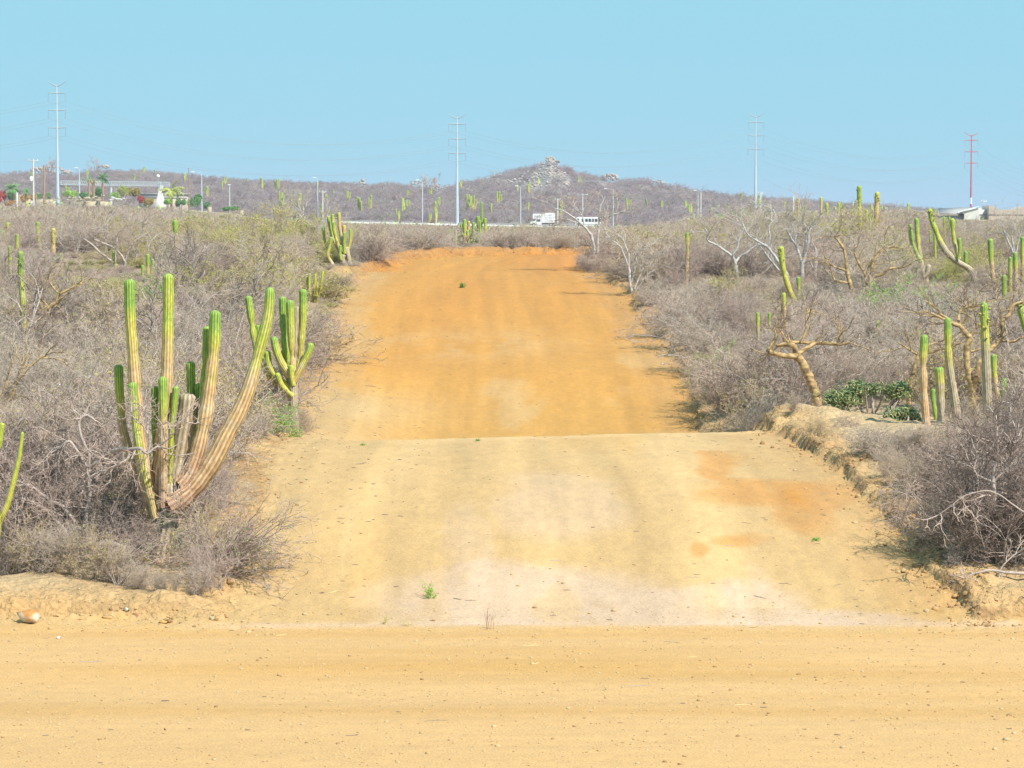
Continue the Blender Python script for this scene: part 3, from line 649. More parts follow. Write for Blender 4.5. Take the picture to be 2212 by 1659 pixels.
C1(z6((1625, 890), (1628, 960), (1645, 1060)), 5, 57.0, 'gg', 'dark green finger behind the cut off column', vis=890)
C1(z6((1720, 438), (1722, 560), (1728, 700), (1752, 860), (1772, 1000), (1785, 1150)), 8.0, 55.8, 'gb', 'tall column with wavy waist beside the cut off column', ex={'rr': (.9, 1.25)}, vis=930)
C1(z6((1956, 342), (1960, 480), (1966, 640), (1974, 840), (1982, 1000), (1990, 1120)), 10.2, 54.6, 'gb', 'tallest front column with pale scarred base', ex={'rr': (.72, 1.3), 'knobs': .3}, vis=900)
C1(z6((2018, 670), (2022, 760), (2035, 880), (2055, 1010)), 6.2, 56.4, 'gr', 'thin column behind the tallest front column', vis=870)
C1(z6((2090, 822), (2080, 880), (2075, 930)), 6, 57.4, 'gg', 'round green bud cactus right of the tall columns', vis=850)
C1([(2203, 668), (2212, 700), (2225, 760)], 7, 60, 'gy', 'striped arm entering at the right picture edge', vis=705)
C1([(2199, 660), (2214, 668), (2240, 690)], 5, 61, 'y', 'upper striped arm entering at the right picture edge', vis=670)
C1([(2101, 952), (2102, 1000)], 6, 49.8, 'y', 'pale green stem inside the dark thicket on the right', vis=990)
# <<<CACTI
# far hillside cacti
hr = np.random.default_rng(11)
def far_clump(seed):
    rg = np.random.default_rng(seed); b = B()
    for i in range(rg.integers(3, 7)):
        x = rg.normal()*.55; h = rg.uniform(2.5, 5); bx = x*.3
        st = cactus_stem([np.array([x, rg.normal()*.3, h]), np.array([x*.9, 0, h*.5]), np.array([bx, 0, -.3])], .22, 'y' if rg.random() < .6 else 'gy', 1000)
        for v, c in st.V: pass
        for (v, c), (f, m) in zip(st.V, st.F): b.V.append((v, c)); b.F.append((f+b.n, m))
        b.n += st.n
    return b
fc = [far_clump(300+i) for i in range(4)]; fo = []
spots = [(857, 447, 820), (865, 440, 830), (800, 452, 860), (775, 455, 840), (860, 455, 805), (925, 462, 800), (1010, 445, 880), (1020, 440, 880), (1142, 455, 860), (1145, 428, 960), (1360, 440, 880), (1395, 435, 900), (1430, 440, 890), (690, 397, 1080), (566, 400, 1060), (880, 415, 1000), (940, 470, 800), (1160, 418, 1010), (1250, 400, 1060), (1600, 425, 1080), (650, 435, 900), (600, 440, 880), (606, 452, 850), (1075, 440, 900), (1480, 430, 930), (1545, 425, 960), (310, 385, 1100), (400, 395, 1050), (480, 400, 1000), (770, 430, 930), (1660, 440, 900), (1060, 455, 850), (1210, 445, 860)]
for _ in range(45): spots.append((hr.uniform(20, 2000), 0, hr.uniform(810, 1130)))
for i, (px, py, d) in enumerate(spots):
    x = XW(px, d); s = hr.uniform(.7, 1.25)
    if i < 4: o = fc[i].build('hillside_cactus', 'cactus', smooth=True); fo.append(o)
    else: o = fo[i % 4].copy(); sc.collection.objects.link(o)
    o.location = (x, d, T(x, d)-.1); o.scale = (s*1.1, s, s); o.rotation_euler = (0, 0, hr.uniform(0, 6))
    tag(o, 'pale yellow green cactus clump far off on the hillside', 'cactus', 'cactus clumps dotted over the far hillside')

# ------------------------------------------------------------------ hero trees
def limbs_world(limbs, d): return [(np.array([W(px, py, d+dy) for px, py, r, dy in L]), np.array([r*d/FP for px, py, r, dy in L])) for L in limbs]
def hero_tree(name, label, d, limbs, bark, twig, n1=5, f=.5, tl=1.0, levels=(5, 4), r1=.006, leaf=0, leafm='yleaf', up=.03, wob=.25, cat='tree', vis=None, seed=1, group=None, t0=.35, start=1):
    rg = np.random.default_rng(seed)
    L = limbs_world(limbs, d); b0 = L[0][0][0]; gz = T(b0[0], b0[1]); loc = np.array([b0[0], b0[1], gz])
    root = empty(name, loc, label, cat, group)
    tb = B()
    for i, (p, r) in enumerate(L):
        if i == 0 and p[0][2] > gz-.1:
            p = np.vstack([[p[0][0], p[0][1], gz-.2], p]); r = np.concatenate([[r[0]*1.3], r])
        q = sample(p, .06); s = np.concatenate([[0], np.cumsum(np.linalg.norm(np.diff(p, axis=0), axis=1))]); sq = np.concatenate([[0], np.cumsum(np.linalg.norm(np.diff(q, axis=0), axis=1))])
        rr = np.interp(sq*s[-1]/sq[-1], s, r)*(1+rg.normal(size=len(q))*.05)
        q = q+rg.normal(size=q.shape)*rr[:, None]*.12
        tb.tubes(q, rr, 8, 0, cap=True)
    at_origin(tb, loc); tb.build('trunk', bark, root, smooth=True)
    cb = B(); allt = []
    for i, (p, r) in enumerate(L):
        if i < start: continue
        q = sample(p, .15); m = np.stack([q]*1)
        Lw = np.array([tl])
        S, D, ln = kids(rg, m, Lw, n1, t0, .8, 1.0)
        p1 = grow(rg, S, D, ln, 6, wob, up); cb.tubes(p1, np.linspace(max(r[-1]*.55, r1*2), r1*1.3, 6)[None].repeat(len(S), 0), 4, 0)
        last = p1; LL = ln
        for li, n in enumerate(levels):
            S, D, LL = kids(rg, last, LL, n, .2, .75, f); last = grow(rg, S, D, LL, 5, wob, up)
            cb.tubes(last, np.linspace(r1*(1.2-.3*li), r1*.5, 5)[None].repeat(len(S), 0), 3, 1)
        allt.append(last)
    if leaf: leaves(cb, rg, np.concatenate(allt), leaf, .03, 2)
    at_origin(cb, loc); cb.build('crown', [bark, twig, leafm], root)
    ap = [(a, b_) for Lb in limbs for a, b_, _, _ in Lb]
    HERO.append((min(a for a, _ in ap), max(a for a, _ in ap), max(b_ for _, b_ in ap) if vis is None else vis, d)); return root
# >>>TREES
def zz(l, f=Z6): return [(*f(x, y), r, dy) for x, y, r, dy in l]
hero_tree('elephant_tree', 'golden barked elephant tree leaning left with a flat forked crown', 62.5, [
  zz([(885, 1030, 10, 0), (870, 920, 10, 0), (830, 820, 9.5, 0), (790, 730, 9, 0), (745, 660, 9, 0)]),
  zz([(745, 665, 6.5, 0), (680, 668, 5.8, -.1), (600, 650, 5.2, -.2), (556, 632, 5, -.2), (585, 595, 4, -.2), (610, 545, 3.2, -.2), (600, 500, 2, -.2)]),
  zz([(735, 640, 6, 0), (720, 600, 6, -.1), (670, 590, 4.5, 0), (610, 600, 3.5, 0)]),
  zz([(750, 655, 5.5, 0), (800, 620, 4.6, .1), (870, 585, 4, .2), (960, 585, 3.8, .2), (1020, 592, 3.5, .2), (1090, 578, 2.2, .2)]),
  zz([(1010, 590, 3.2, .2), (1018, 555, 3.4, .2), (1030, 530, 1.8, .2)]),
  zz([(720, 600, 4, 0), (680, 575, 3.8, .2), (760, 578, 3.4, .3), (840, 580, 3, .3), (900, 530, 2, .3)]),
  zz([(770, 585, 3, .2), (790, 540, 2.8, .2), (805, 470, 2.2, .2), (805, 395, 1.6, .2), (850, 375, 1, .2), (920, 395, .7, .2)]),
  zz([(665, 575, 2.6, .1), (655, 530, 2.4, .1), (620, 480, 1.8, .1), (600, 470, 1.2, 0)])], 'torote', 'dark', n1=4, tl=.75, levels=(4, 4), seed=3, vis=880, up=.05)
hero_tree('elephant_tree', 'largest golden elephant tree forking behind the tall right columns', 58.2, [
  zz([(1885, 1090, 7, 0), (1885, 950, 7.5, 0), (1862, 800, 7.5, 0), (1845, 700, 7, 0), (1842, 600, 7, 0)]),
  zz([(1842, 600, 6.5, 0), (1865, 555, 6.2, 0), (1830, 510, 5.8, 0), (1800, 470, 5, 0), (1760, 460, 4.4, 0), (1730, 430, 3.5, 0), (1680, 400, 2.6, .1), (1640, 350, 2, .1), (1580, 310, 1.2, .1)]),
  zz([(1770, 465, 3.4, 0), (1700, 430, 3, -.1), (1640, 400, 2.2, -.1), (1560, 370, 1.2, -.1)]),
  zz([(1790, 440, 3.6, 0), (1800, 380, 3.2, .2), (1840, 350, 2.6, .2), (1900, 345, 1.6, .2), (1960, 330, .9, .2)]),
  zz([(1800, 460, 3, .1), (1835, 430, 3, .1), (1850, 390, 2, .1), (1845, 360, 1.5, .1)]),
  zz([(1890, 880, 6, 0), (1910, 780, 5.6, -.1), (1930, 700, 5.2, -.1), (2000, 620, 5.4, .1), (2060, 560, 5.2, .2), (2080, 500, 4.6, .2), (2075, 440, 4.2, .2), (2120, 400, 4, .2), (2135, 350, 3.4, .2), (2180, 320, 2.8, .2), (2225, 315, 2, .2)]),
  zz([(2060, 560, 3.4, .2), (2140, 575, 3, .2), (2200, 545, 2.4, .2), (2260, 530, 1.6, .2)]),
  zz([(1870, 640, 2.8, .1), (1930, 620, 2.3, .1), (2000, 570, 1.8, .2), (2030, 540, 1, .2)]),
  zz([(2075, 450, 2.8, .2), (2065, 400, 2.2, .2), (2080, 375, 1.8, .2), (2110, 370, 1, .2)]),
  zz([(1860, 540, 2.6, .1), (1890, 510, 2.2, .1), (1910, 480, 1.4, .1)])], 'torote', 'dark', n1=4, tl=.7, levels=(4, 4), seed=4, vis=870, up=.05)
hero_tree('elephant_tree', 'small elephant tree forking left of the front green column', 60.5, [
  zz([(1470, 900, 5, 0), (1490, 800, 5, 0), (1520, 700, 4.5, 0), (1535, 650, 4, 0)]),
  zz([(1530, 660, 3, 0), (1490, 640, 2.6, 0), (1450, 610, 2, 0), (1400, 580, 1.3, 0)]),
  zz([(1540, 650, 3.4, 0), (1610, 640, 3.2, 0), (1680, 620, 2.6, 0), (1740, 610, 2.2, 0), (1800, 580, 1.6, 0)]),
  zz([(1600, 645, 2.4, .1), (1605, 600, 2, .1), (1640, 580, 1.5, .1), (1680, 575, .9, .1)])], 'torote', 'dark', n1=4, tl=.6, levels=(4, 4), seed=5, vis=850)
Z3 = lambda x, y: (1472.6+x/3.0045, 219+y/3.0045)
hero_tree('elephant_tree', 'bare elephant tree with upright brown limbs behind green bushes, left trunk', 92, [
  zz([(1105, 1240, 5, 0), (1085, 1170, 4.6, 0), (1070, 1100, 4, 0)], Z3),
  zz([(1070, 1100, 3.6, 0), (1060, 1020, 3.2, 0), (1050, 960, 3, 0), (1010, 900, 2.4, 0), (990, 880, 2, 0), (1020, 865, 1.2, 0)], Z3),
  zz([(1080, 1180, 2.6, 0), (1030, 1170, 2.4, 0), (990, 1160, 1.6, .2), (960, 1060, 1.2, .2)], Z3),
  zz([(1070, 1100, 2.4, 0), (1010, 1080, 2, -.2), (960, 1060, 1.4, -.2)], Z3)], 'torote', 'mauve', n1=5, tl=1.2, levels=(5, 4), seed=6, vis=630)
hero_tree('elephant_tree', 'bare elephant tree with a long limb sweeping right behind green bushes', 92.5, [
  zz([(1200, 1250, 5.4, 0), (1215, 1180, 5, 0), (1240, 1140, 4.4, 0)], Z3),
  zz([(1240, 1140, 3.4, 0), (1300, 1120, 3, 0), (1350, 1085, 2.8, 0), (1420, 1078, 2.2, 0), (1490, 1055, 1.4, 0)], Z3),
  zz([(1230, 1130, 3.8, 0), (1240, 1050, 3.4, 0), (1290, 970, 2.8, .2), (1350, 945, 2, .2), (1420, 950, 1.2, .2)], Z3),
  zz([(1180, 1220, 3.6, .1), (1190, 1130, 3.2, .1), (1150, 1060, 2.8, .1), (1125, 1000, 2.2, .1), (1115, 960, 1.3, .1)], Z3),
  zz([(1200, 1150, 2.6, .1), (1210, 1080, 2.4, .1), (1250, 1000, 2, .1), (1260, 930, 1.3, .1)], Z3)], 'torote', 'mauve', n1=5, tl=1.2, levels=(5, 4), seed=7, vis=630, leaf=500)
ZL = lambda x, y: (x*.1559, 457.7+y*.1559)
hero_tree('elephant_tree', 'golden trunked elephant tree in the scrub at the far left', 84, [
  zz([(610, 1560, 5.5, 0), (610, 1460, 5.5, 0), (620, 1380, 5, 0)], ZL),
  zz([(620, 1390, 4.4, 0), (700, 1310, 4, 0), (790, 1240, 3.6, 0), (800, 1160, 3, 0), (900, 1100, 2.6, 0), (1000, 1050, 2.2, 0), (1080, 1000, 1.6, 0), (1180, 1010, 1, 0)], ZL),
  zz([(590, 1370, 3, 0), (550, 1270, 2.6, 0), (510, 1190, 2.2, 0), (520, 1100, 2, 0), (530, 1040, 1.2, 0)], ZL),
  zz([(660, 1320, 3, .1), (610, 1250, 2.6, .1), (550, 1180, 2.4, .1), (525, 1090, 2, .1)], ZL),
  zz([(810, 1130, 2, 0), (740, 1050, 1.8, 0), (680, 960, 1.4, 0), (650, 880, .9, 0)], ZL),
  zz([(590, 1365, 2.2, 0), (480, 1355, 1.8, 0), (380, 1340, 1.2, 0)], ZL),
  zz([(690, 1500, 3, .2), (730, 1380, 2.8, .2), (850, 1200, 2.2, .2), (930, 1130, 1.5, .2)], ZL)], 'torote', 'mauve', n1=5, tl=.9, levels=(5, 4), seed=8, vis=690)
hero_tree('elephant_tree', 'slim golden limbed tree at the left edge above the thicket', 57, [
  zz([(30, 1000, 3.5, 0), (75, 930, 3.5, 0), (110, 840, 3, 0), (160, 760, 2.8, 0)], Z4),
  zz([(130, 810, 2.4, 0), (190, 740, 2.2, 0), (260, 680, 1.8, 0), (350, 640, 1.2, 0)], Z4),
  zz([(110, 840, 2.2, .1), (150, 730, 2, .1), (175, 670, 1.3, .1)], Z4), zz([(5, 960, 3, 0), (30, 880, 2.5, 0), (60, 760, 2, 0)], Z4)], 'torote', 'grey', n1=4, tl=.7, levels=(5, 4), seed=9, vis=860)
# white barked trees
Z9 = lambda x, y: (1472.6+x*.1709, 417.9+y*.1709)
hero_tree('white_tree', 'white barked bare tree with wide forked limbs right of the track', 106, [
  zz([(705, 1080, 4.2, 0), (690, 980, 4, 0), (675, 900, 3.8, 0), (655, 830, 3.5, 0)], Z9),
  zz([(660, 840, 3, 0), (620, 780, 2.8, 0), (530, 720, 2.6, 0), (460, 670, 2.4, 0), (370, 620, 2.2, 0), (318, 590, 2, 0), (320, 500, 2, 0), (290, 440, 1.4, 0)], Z9),
  zz([(680, 870, 3, 0), (730, 800, 2.8, .2), (820, 750, 2.5, .2), (880, 700, 2.2, .2), (960, 640, 2.2, .2), (940, 580, 1.8, .2), (860, 520, 1.2, .2)], Z9),
  zz([(650, 770, 2.4, -.2), (700, 680, 2.3, -.2), (720, 580, 2.1, -.2), (770, 450, 1.7, -.2), (780, 400, 1, -.2)], Z9),
  zz([(960, 640, 2.2, .2), (1030, 660, 2, .3), (1100, 700, 1.8, .3), (1150, 760, 1.4, .3)], Z9)], 'white', 'grey', n1=6, tl=1.3, levels=(5, 4), seed=12, vis=600)
hero_tree('white_tree', 'white barked tree with two upright trunks left of the grey snag', 107, [
  zz([(1520, 1060, 4.4, 0), (1520, 960, 4.2, 0), (1515, 860, 4, 0)], Z9),
  zz([(1505, 850, 3.2, 0), (1470, 740, 3, 0), (1430, 640, 2.8, 0), (1380, 570, 2.3, 0), (1340, 490, 2, 0), (1320, 450, 1.3, 0)], Z9),
  zz([(1530, 880, 3.4, 0), (1560, 780, 3.2, 0), (1590, 660, 3, 0), (1600, 540, 2.6, 0), (1590, 440, 1.8, 0), (1530, 380, 1, 0)], Z9),
  zz([(1520, 800, 2.4, .2), (1550, 690, 2.3, .2), (1570, 600, 2, .2), (1610, 480, 1.6, .2), (1650, 400, 1, .2)], Z9),
  zz([(1420, 630, 2, 0), (1440, 540, 1.8, 0), (1420, 460, 1.2, 0)], Z9)], 'white', 'grey', n1=6, tl=1.3, levels=(5, 4), seed=13, vis=600)
hero_tree('white_tree', 'narrow grey dead snag beside the two trunked white tree', 106, [
  zz([(1690, 1100, 3.8, 0), (1680, 980, 4.6, 0), (1690, 850, 4.4, 0), (1690, 720, 3, 0), (1650, 640, 1.4, 0)], Z9),
  zz([(1660, 960, 2.4, 0), (1620, 870, 2, 0), (1590, 800, 1.3, 0)], Z9), zz([(1690, 800, 2, 0), (1720, 700, 1.6, 0), (1680, 640, 1, 0)], Z9)], 'bark', 'grey', n1=3, tl=.6, levels=(3, 3), seed=14, vis=610)
hero_tree('white_tree', 'pale leaning tree whose limb crosses behind the leaning yellow column', 103, [
  zz([(1345, 1060, 2.6, 0), (1240, 900, 3, 0), (1160, 780, 3, 0), (1080, 680, 3, 0), (1000, 630, 2.4, 0)], Z9),
  zz([(1225, 970, 2.2, .2), (1120, 850, 2, .2), (1040, 740, 1.8, .2), (980, 660, 1.2, .2)], Z9),
  zz([(1080, 680, 2, 0), (1110, 560, 1.8, 0), (1100, 420, 1.6, 0), (1180, 310, 1.4, 0), (1150, 200, .9, 0)], Z9),
  zz([(1000, 630, 1.8, 0), (900, 570, 1.6, 0), (820, 500, 1.2, 0), (730, 310, .8, 0)], Z9)], 'white', 'grey', n1=6, tl=1.1, levels=(5, 4), seed=15, vis=600)
hero_tree('white_tree', 'white trunked tree spreading over the bus at the bend of the track', 122.5, [
  [(1290, 590, 3.2, 0), (1286, 560, 3, 0), (1282, 530, 3, 0), (1276, 505, 3, 0)],
  [(1276, 507, 2.6, 0), (1262, 490, 2.4, 0), (1248, 478, 2.2, 0), (1232, 466, 1.9, 0), (1215, 455, 1.4, 0), (1195, 450, .8, 0)],
  [(1278, 515, 2, .2), (1268, 497, 1.8, .2), (1250, 484, 1.5, .2), (1225, 474, .9, .2)],
  [(1290, 550, 2.8, .1), (1291, 520, 2.6, .1), (1293, 490, 2.4, .1), (1294, 465, 2, .1), (1297, 445, 1.6, .1), (1307, 425, 1, .1)],
  [(1293, 495, 1.8, .1), (1305, 475, 1.5, .1), (1315, 458, 1, .1)], [(1294, 470, 1.6, 0), (1322, 465, 1.3, 0), (1350, 455, .8, 0)],
  [(1262, 490, 1.4, 0), (1256, 465, 1.2, 0), (1240, 450, .8, 0)]], 'white', 'mauve', n1=6, tl=1.0, levels=(5, 4), seed=16, vis=560)
hero_tree('white_tree', 'multi stemmed white shrubby tree at the right edge of the track', 104, [
  [(1367, 640, 3.2, 0), (1361, 615, 3, 0), (1359, 590, 2.8, 0), (1357, 572, 2.6, 0)],
  [(1357, 575, 2.2, 0), (1348, 552, 2, 0), (1338, 532, 1.8, 0), (1322, 520, 1.4, 0), (1305, 510, .9, 0)],
  [(1358, 578, 2.1, 0), (1358, 555, 2, 0), (1352, 535, 1.7, 0), (1346, 520, 1.2, 0), (1338, 508, .8, 0)],
  [(1364, 610, 2.4, .2), (1370, 580, 2.3, .2), (1374, 553, 2.1, .2), (1385, 540, 1.3, .2), (1392, 530, .8, .2)],
  [(1370, 625, 2, -.1), (1380, 600, 2, -.1), (1393, 570, 1.6, -.1), (1405, 550, 1, -.1)],
  [(1372, 630, 1.8, .1), (1388, 608, 1.6, .1), (1405, 585, 1, .1)]], 'white', 'grey', n1=7, tl=1.0, levels=(5, 4), seed=17, vis=620)
hero_tree('white_tree', 'white forked tree in the left scrub behind the orange columns', 133, [
  zz([(1040, 760, 3.4, 0), (1040, 660, 3.4, 0), (1045, 560, 3.2, 0)], ZL), zz([(1045, 570, 2.4, 0), (1030, 430, 2.2, 0), (1000, 320, 1.6, 0), (950, 150, .9, 0)], ZL),
  zz([(980, 770, 2.4, 0), (940, 660, 2.3, 0), (890, 520, 2.3, 0), (830, 420, 2, 0), (780, 340, 1.2, 0)], ZL), zz([(1050, 600, 2.2, 0), (1090, 480, 2, 0), (1110, 380, 1.4, 0)], ZL),
  zz([(1160, 670, 2.2, .2), (1220, 540, 2.1, .2), (1290, 430, 2, .2), (1350, 300, 1.6, .2), (1550, 100, .9, .2)], ZL), zz([(1220, 530, 1.6, .2), (1130, 560, 1.3, .2), (1080, 560, .8, .2)], ZL)],
  'white', 'mauve', n1=6, tl=1.6, levels=(5, 4), seed=18, vis=560)
hero_tree('white_tree', 'grey tree with dark crooked limbs left of the reddish leaning column', 118, [
  zz([(1770, 940, 3.4, 0), (1740, 850, 3.2, 0), (1740, 700, 3, 0)], ZL), zz([(1740, 880, 2.6, 0), (1640, 760, 2.5, 0), (1500, 650, 2.4, 0), (1380, 560, 2.2, 0), (1280, 460, 2, 0), (1130, 350, 1.4, 0)], ZL),
  zz([(1735, 700, 2.6, 0), (1670, 590, 2.3, 0), (1560, 490, 2, 0), (1420, 430, 1.7, 0), (1300, 380, 1.1, 0)], ZL), zz([(1740, 660, 2, .2), (1800, 500, 1.8, .2), (1900, 380, 1.5, .2), (2050, 300, .9, .2)], ZL),
  zz([(1600, 690, 1.9, -.1), (1600, 560, 1.8, -.1), (1620, 420, 1.5, -.1), (1610, 290, .9, -.1)], ZL), zz([(1900, 900, 2.2, .4), (1860, 760, 2, .4), (1900, 600, 1.7, .4), (1930, 500, 1, .4)], ZL)],
  'bark', 'mauve', n1=6, tl=1.5, levels=(5, 4), seed=19, vis=600)
hero_tree('white_tree', 'pale tree whose fan of branches rises left of the roadside candelabra', 150, [
  [(686, 520, 3, 0), (687, 505, 2.8, 0), (690, 492, 2.6, 0)], [(690, 495, 2.2, 0), (700, 480, 2, 0), (708, 466, 1.3, 0)], [(688, 498, 2, 0), (678, 490, 1.8, 0), (665, 484, 1.2, 0)],
  [(659, 500, 2.2, .3), (656, 480, 2, .3), (650, 468, 1.8, .3), (640, 458, 1.4, .3), (624, 450, .9, .3)], [(657, 485, 1.8, .3), (655, 462, 1.5, .3), (655, 445, .9, .3)]], 'white', 'grey', n1=6, tl=1.7, levels=(5, 4), seed=20, vis=500)
hero_tree('white_tree', 'white thin trunked tree at the right edge behind the paired columns', 112, [
  [(2192, 560, 2.4, 0), (2188, 548, 2.4, 0), (2184, 536, 2.2, 0)], [(2186, 540, 2, 0), (2176, 520, 1.8, 0), (2168, 500, 1.5, 0), (2163, 480, .9, 0)],
  [(2190, 545, 1.8, 0), (2187, 525, 1.6, 0), (2184, 505, 1, 0)], [(2193, 555, 2, 0), (2197, 530, 1.8, 0), (2202, 508, 1.4, 0), (2211, 485, .9, 0)]], 'white', 'grey', n1=6, tl=1.1, levels=(5, 4), seed=21, vis=560)
# <<<TREES
def gd(px, py, lo=24.0, hi=60.0, n=700):
    """distance at which the sight line through (px,py) first meets the ground"""
    ds = np.linspace(lo, hi, n); xs = (px-CX)/FP*ds*1.0; z = terrain(xs, ds); _, yy = P_of(xs, ds, z)
    i = np.where(yy <= py)[0]
    return float(ds[i[0]]) if len(i) else hi
def onground(px, py, lo=24.0, hi=60.0):
    d = gd(px, py, lo, hi); x = XW(px, d); return np.array([x, d, T(x, d)])
ZB = lambda x, y: (x*.2698, 845.7+y*.2698)
# >>>NEARTREES
hero_tree('gnarled_tree', 'low gnarled grey tree of twisted limbs in the near left thicket', 42.35, [
  zz([(880, 1420, 9, 0), (890, 1300, 9, 0), (870, 1190, 8, 0)], ZB),
  zz([(880, 1210, 6.5, 0), (960, 1240, 6.5, -.1), (1060, 1250, 5, -.2), (1120, 1200, 3, -.2)], ZB),
  zz([(860, 1210, 6.5, 0), (720, 1240, 6, 0), (560, 1230, 6, 0), (450, 1190, 5.5, 0), (390, 1270, 4, -.1)], ZB),
  zz([(700, 1240, 5, .2), (690, 1000, 4.6, .3), (720, 820, 4.6, .3), (700, 650, 4, .3), (720, 500, 3.4, .3)], ZB),
  zz([(560, 1200, 4.6, .1), (430, 1000, 4.4, .2), (240, 880, 4, .2), (130, 870, 3.4, .2), (200, 1020, 2.4, .1)], ZB),
  zz([(600, 1050, 4.2, .2), (500, 920, 4, .2), (380, 860, 3.4, .2), (230, 750, 3.2, .2), (150, 760, 2.2, .2)], ZB),
  zz([(720, 600, 3.6, .3), (800, 560, 3.6, .2), (860, 500, 4, .1), (930, 470, 4.4, 0), (1040, 460, 4.6, -.3), (1130, 460, 3.6, -.5), (1180, 500, 2.6, -.5), (1260, 440, 2, -.5), (1350, 460, 1.4, -.5), (1475, 390, .9, -.5)], ZB),
  zz([(1040, 470, 3.4, -.3), (1020, 540, 3, -.35), (940, 590, 3.2, -.35), (840, 650, 2.6, -.3)], ZB),
  zz([(720, 640, 3.4, .3), (560, 400, 3, .4), (480, 450, 2.6, .4), (410, 490, 1.8, .4)], ZB),
  zz([(720, 520, 3.4, .3), (640, 330, 3, .3), (640, 230, 3, .3), (700, 190, 2.6, .3), (770, 240, 2, .3)], ZB),
  zz([(1180, 500, 2.2, -.5), (1200, 400, 1.7, -.5), (1160, 300, 1.3, -.5), (1110, 220, .8, -.5)], ZB),
  zz([(1260, 440, 1.8, -.5), (1340, 380, 1.3, -.5), (1400, 240, .8, -.5)], ZB)], 'bark', 'mauve', n1=6, tl=.55, levels=(5, 4), seed=31, vis=1000, r1=.005, wob=.35, up=.02)
ZC = lambda x, y: (1811+x*.24, 995+y*.24)
hero_tree('bare_tree', 'dark twisted small tree crowning the near right thicket', 41.95, [
  zz([(1450, 700, 5, 0), (1420, 500, 5, 0), (1400, 300, 5, 0), (1390, 160, 4.5, 0)], ZC),
  zz([(1390, 170, 3.4, 0), (1400, 60, 3, 0), (1440, -40, 2.4, 0), (1420, -140, 1.6, 0), (1480, -280, 1, 0)], ZC),
  zz([(1395, 200, 3, 0), (1250, 130, 2.6, 0), (1220, 60, 2, 0), (1260, -60, 1.2, 0)], ZC),
  zz([(1400, 180, 3, .1), (1520, 60, 2.6, .1), (1560, -100, 2, .1), (1620, -220, 1, .1)], ZC),
  zz([(1400, 290, 3, .1), (1500, 300, 4, .1), (1540, 330, 3.4, 0), (1590, 380, 3, 0), (1667, 340, 2.6, 0)], ZC),
  zz([(1400, 330, 3, 0), (1330, 310, 2.6, 0), (1290, 320, 2.4, -.1), (1190, 370, 1.5, -.1)], ZC)], 'bark', 'dark', n1=7, tl=.75, levels=(6, 5), seed=32, vis=960, wob=.3, r1=.006)
t = hero_tree('fallen_branch', 'bleached dead branch lying over the bank at the lower right edge', 41.0, [
  zz([(1720, 1030, 3.4, 0), (1600, 1012, 3.4, 0), (1480, 1002, 3.2, 0), (1360, 985, 2.6, 0), (1250, 1010, 2.2, 0), (1150, 1045, 1.6, 0), (1090, 1150, 1, 0)], ZC),
  zz([(1440, 1060, 1.8, 0), (1460, 970, 1.8, 0), (1530, 890, 1.6, 0), (1600, 835, 1.3, 0), (1680, 790, .9, 0)], ZC),
  zz([(1470, 1010, 1.8, -.1), (1450, 1100, 1.6, -.1), (1380, 1180, 1.3, -.1), (1300, 1225, .9, -.1)], ZC),
  zz([(1470, 1080, 1.8, -.1), (1360, 1090, 1.4, -.1), (1280, 1130, .8, -.1)], ZC),
  zz([(1480, 1180, 2.2, -.2), (1300, 1215, 2.2, -.2), (1180, 1215, 2.0, -.2), (1100, 1255, 1.6, -.2), (1050, 1310, .9, -.2)], ZC),
  zz([(1720, 500, 1.6, 0), (1560, 390, 1.5, 0), (1450, 310, 1.4, 0), (1330, 270, 1.4, 0), (1180, 300, 1.3, 0), (1090, 340, 1.1, 0), (1020, 400, .8, 0), (880, 500, .5, 0)], ZC)], 'bark', 'grey', n1=5, tl=.45, levels=(4, 3), seed=33, cat='dead branch', vis=1150, r1=.005)
# <<<NEARTREES
def single_shrub(name, label, px, d, H, seed, mats, sxy=1.0, loc=None, cat='shrub', **kw):
    b = shrub_mesh(seed, mats, **kw); o = b.build(name, list(mats))
    x = XW(px, d); o.location = (x, d, T(x, d)-.05) if loc is None else loc; o.scale = (H*sxy, H*sxy, H); tag(o, label, cat); return o
# arching shrub leaning over the track
def arching():
    rg = np.random.default_rng(77); b = B(); n = 46
    az_ = rg.uniform(-.9, .9, n); el_ = rg.uniform(.25, 1.25, n)
    D = np.stack([np.cos(az_)*np.cos(el_), np.sin(az_)*np.cos(el_), np.sin(el_)], 1); m = rg.random(n) < .35; D[m, 0] *= -.7
    S = np.stack([rg.normal(size=n)*.12, rg.normal(size=n)*.12, np.full(n, -.1)], 1); L = rg.uniform(.7, 1.75, n)
    p = grow(rg, S, D, L, 9, .09, -.095); b.tubes(p, np.linspace(.009, .003, 9)[None].repeat(n, 0), 4, 0)
    last = p
    for k_, (nn, f) in enumerate(((7, .32), (5, .45))):
        S, D, L = kids(rg, last, L, nn, .3, .7, f); last = grow(rg, S, D, L, 5, .14, -.02); b.tubes(last, np.linspace(.0045, .0022, 5)[None].repeat(len(S), 0), 3, 1)
    leaves(b, rg, last, 2600, .011, 2)
    o = b.build('arching_shrub', ['dark', 'mauve', 'gleaf']); x = XW(470, 41.6); o.location = (x, 41.6, T(x, 41.6))
    tag(o, 'dark shrub with long wiry twigs arching right over the track edge', 'shrub')
arching()
single_shrub('open_shrub', 'open dark twiggy shrub in front of the big cardon trunk', 285, 41.9, .9, 701, ('dark', 'mauve', 'yleaf'), cat='shrub', spread=.8, stems=8, br=(5, 5, 3), wob=.25, r0=.016, r1=.004)
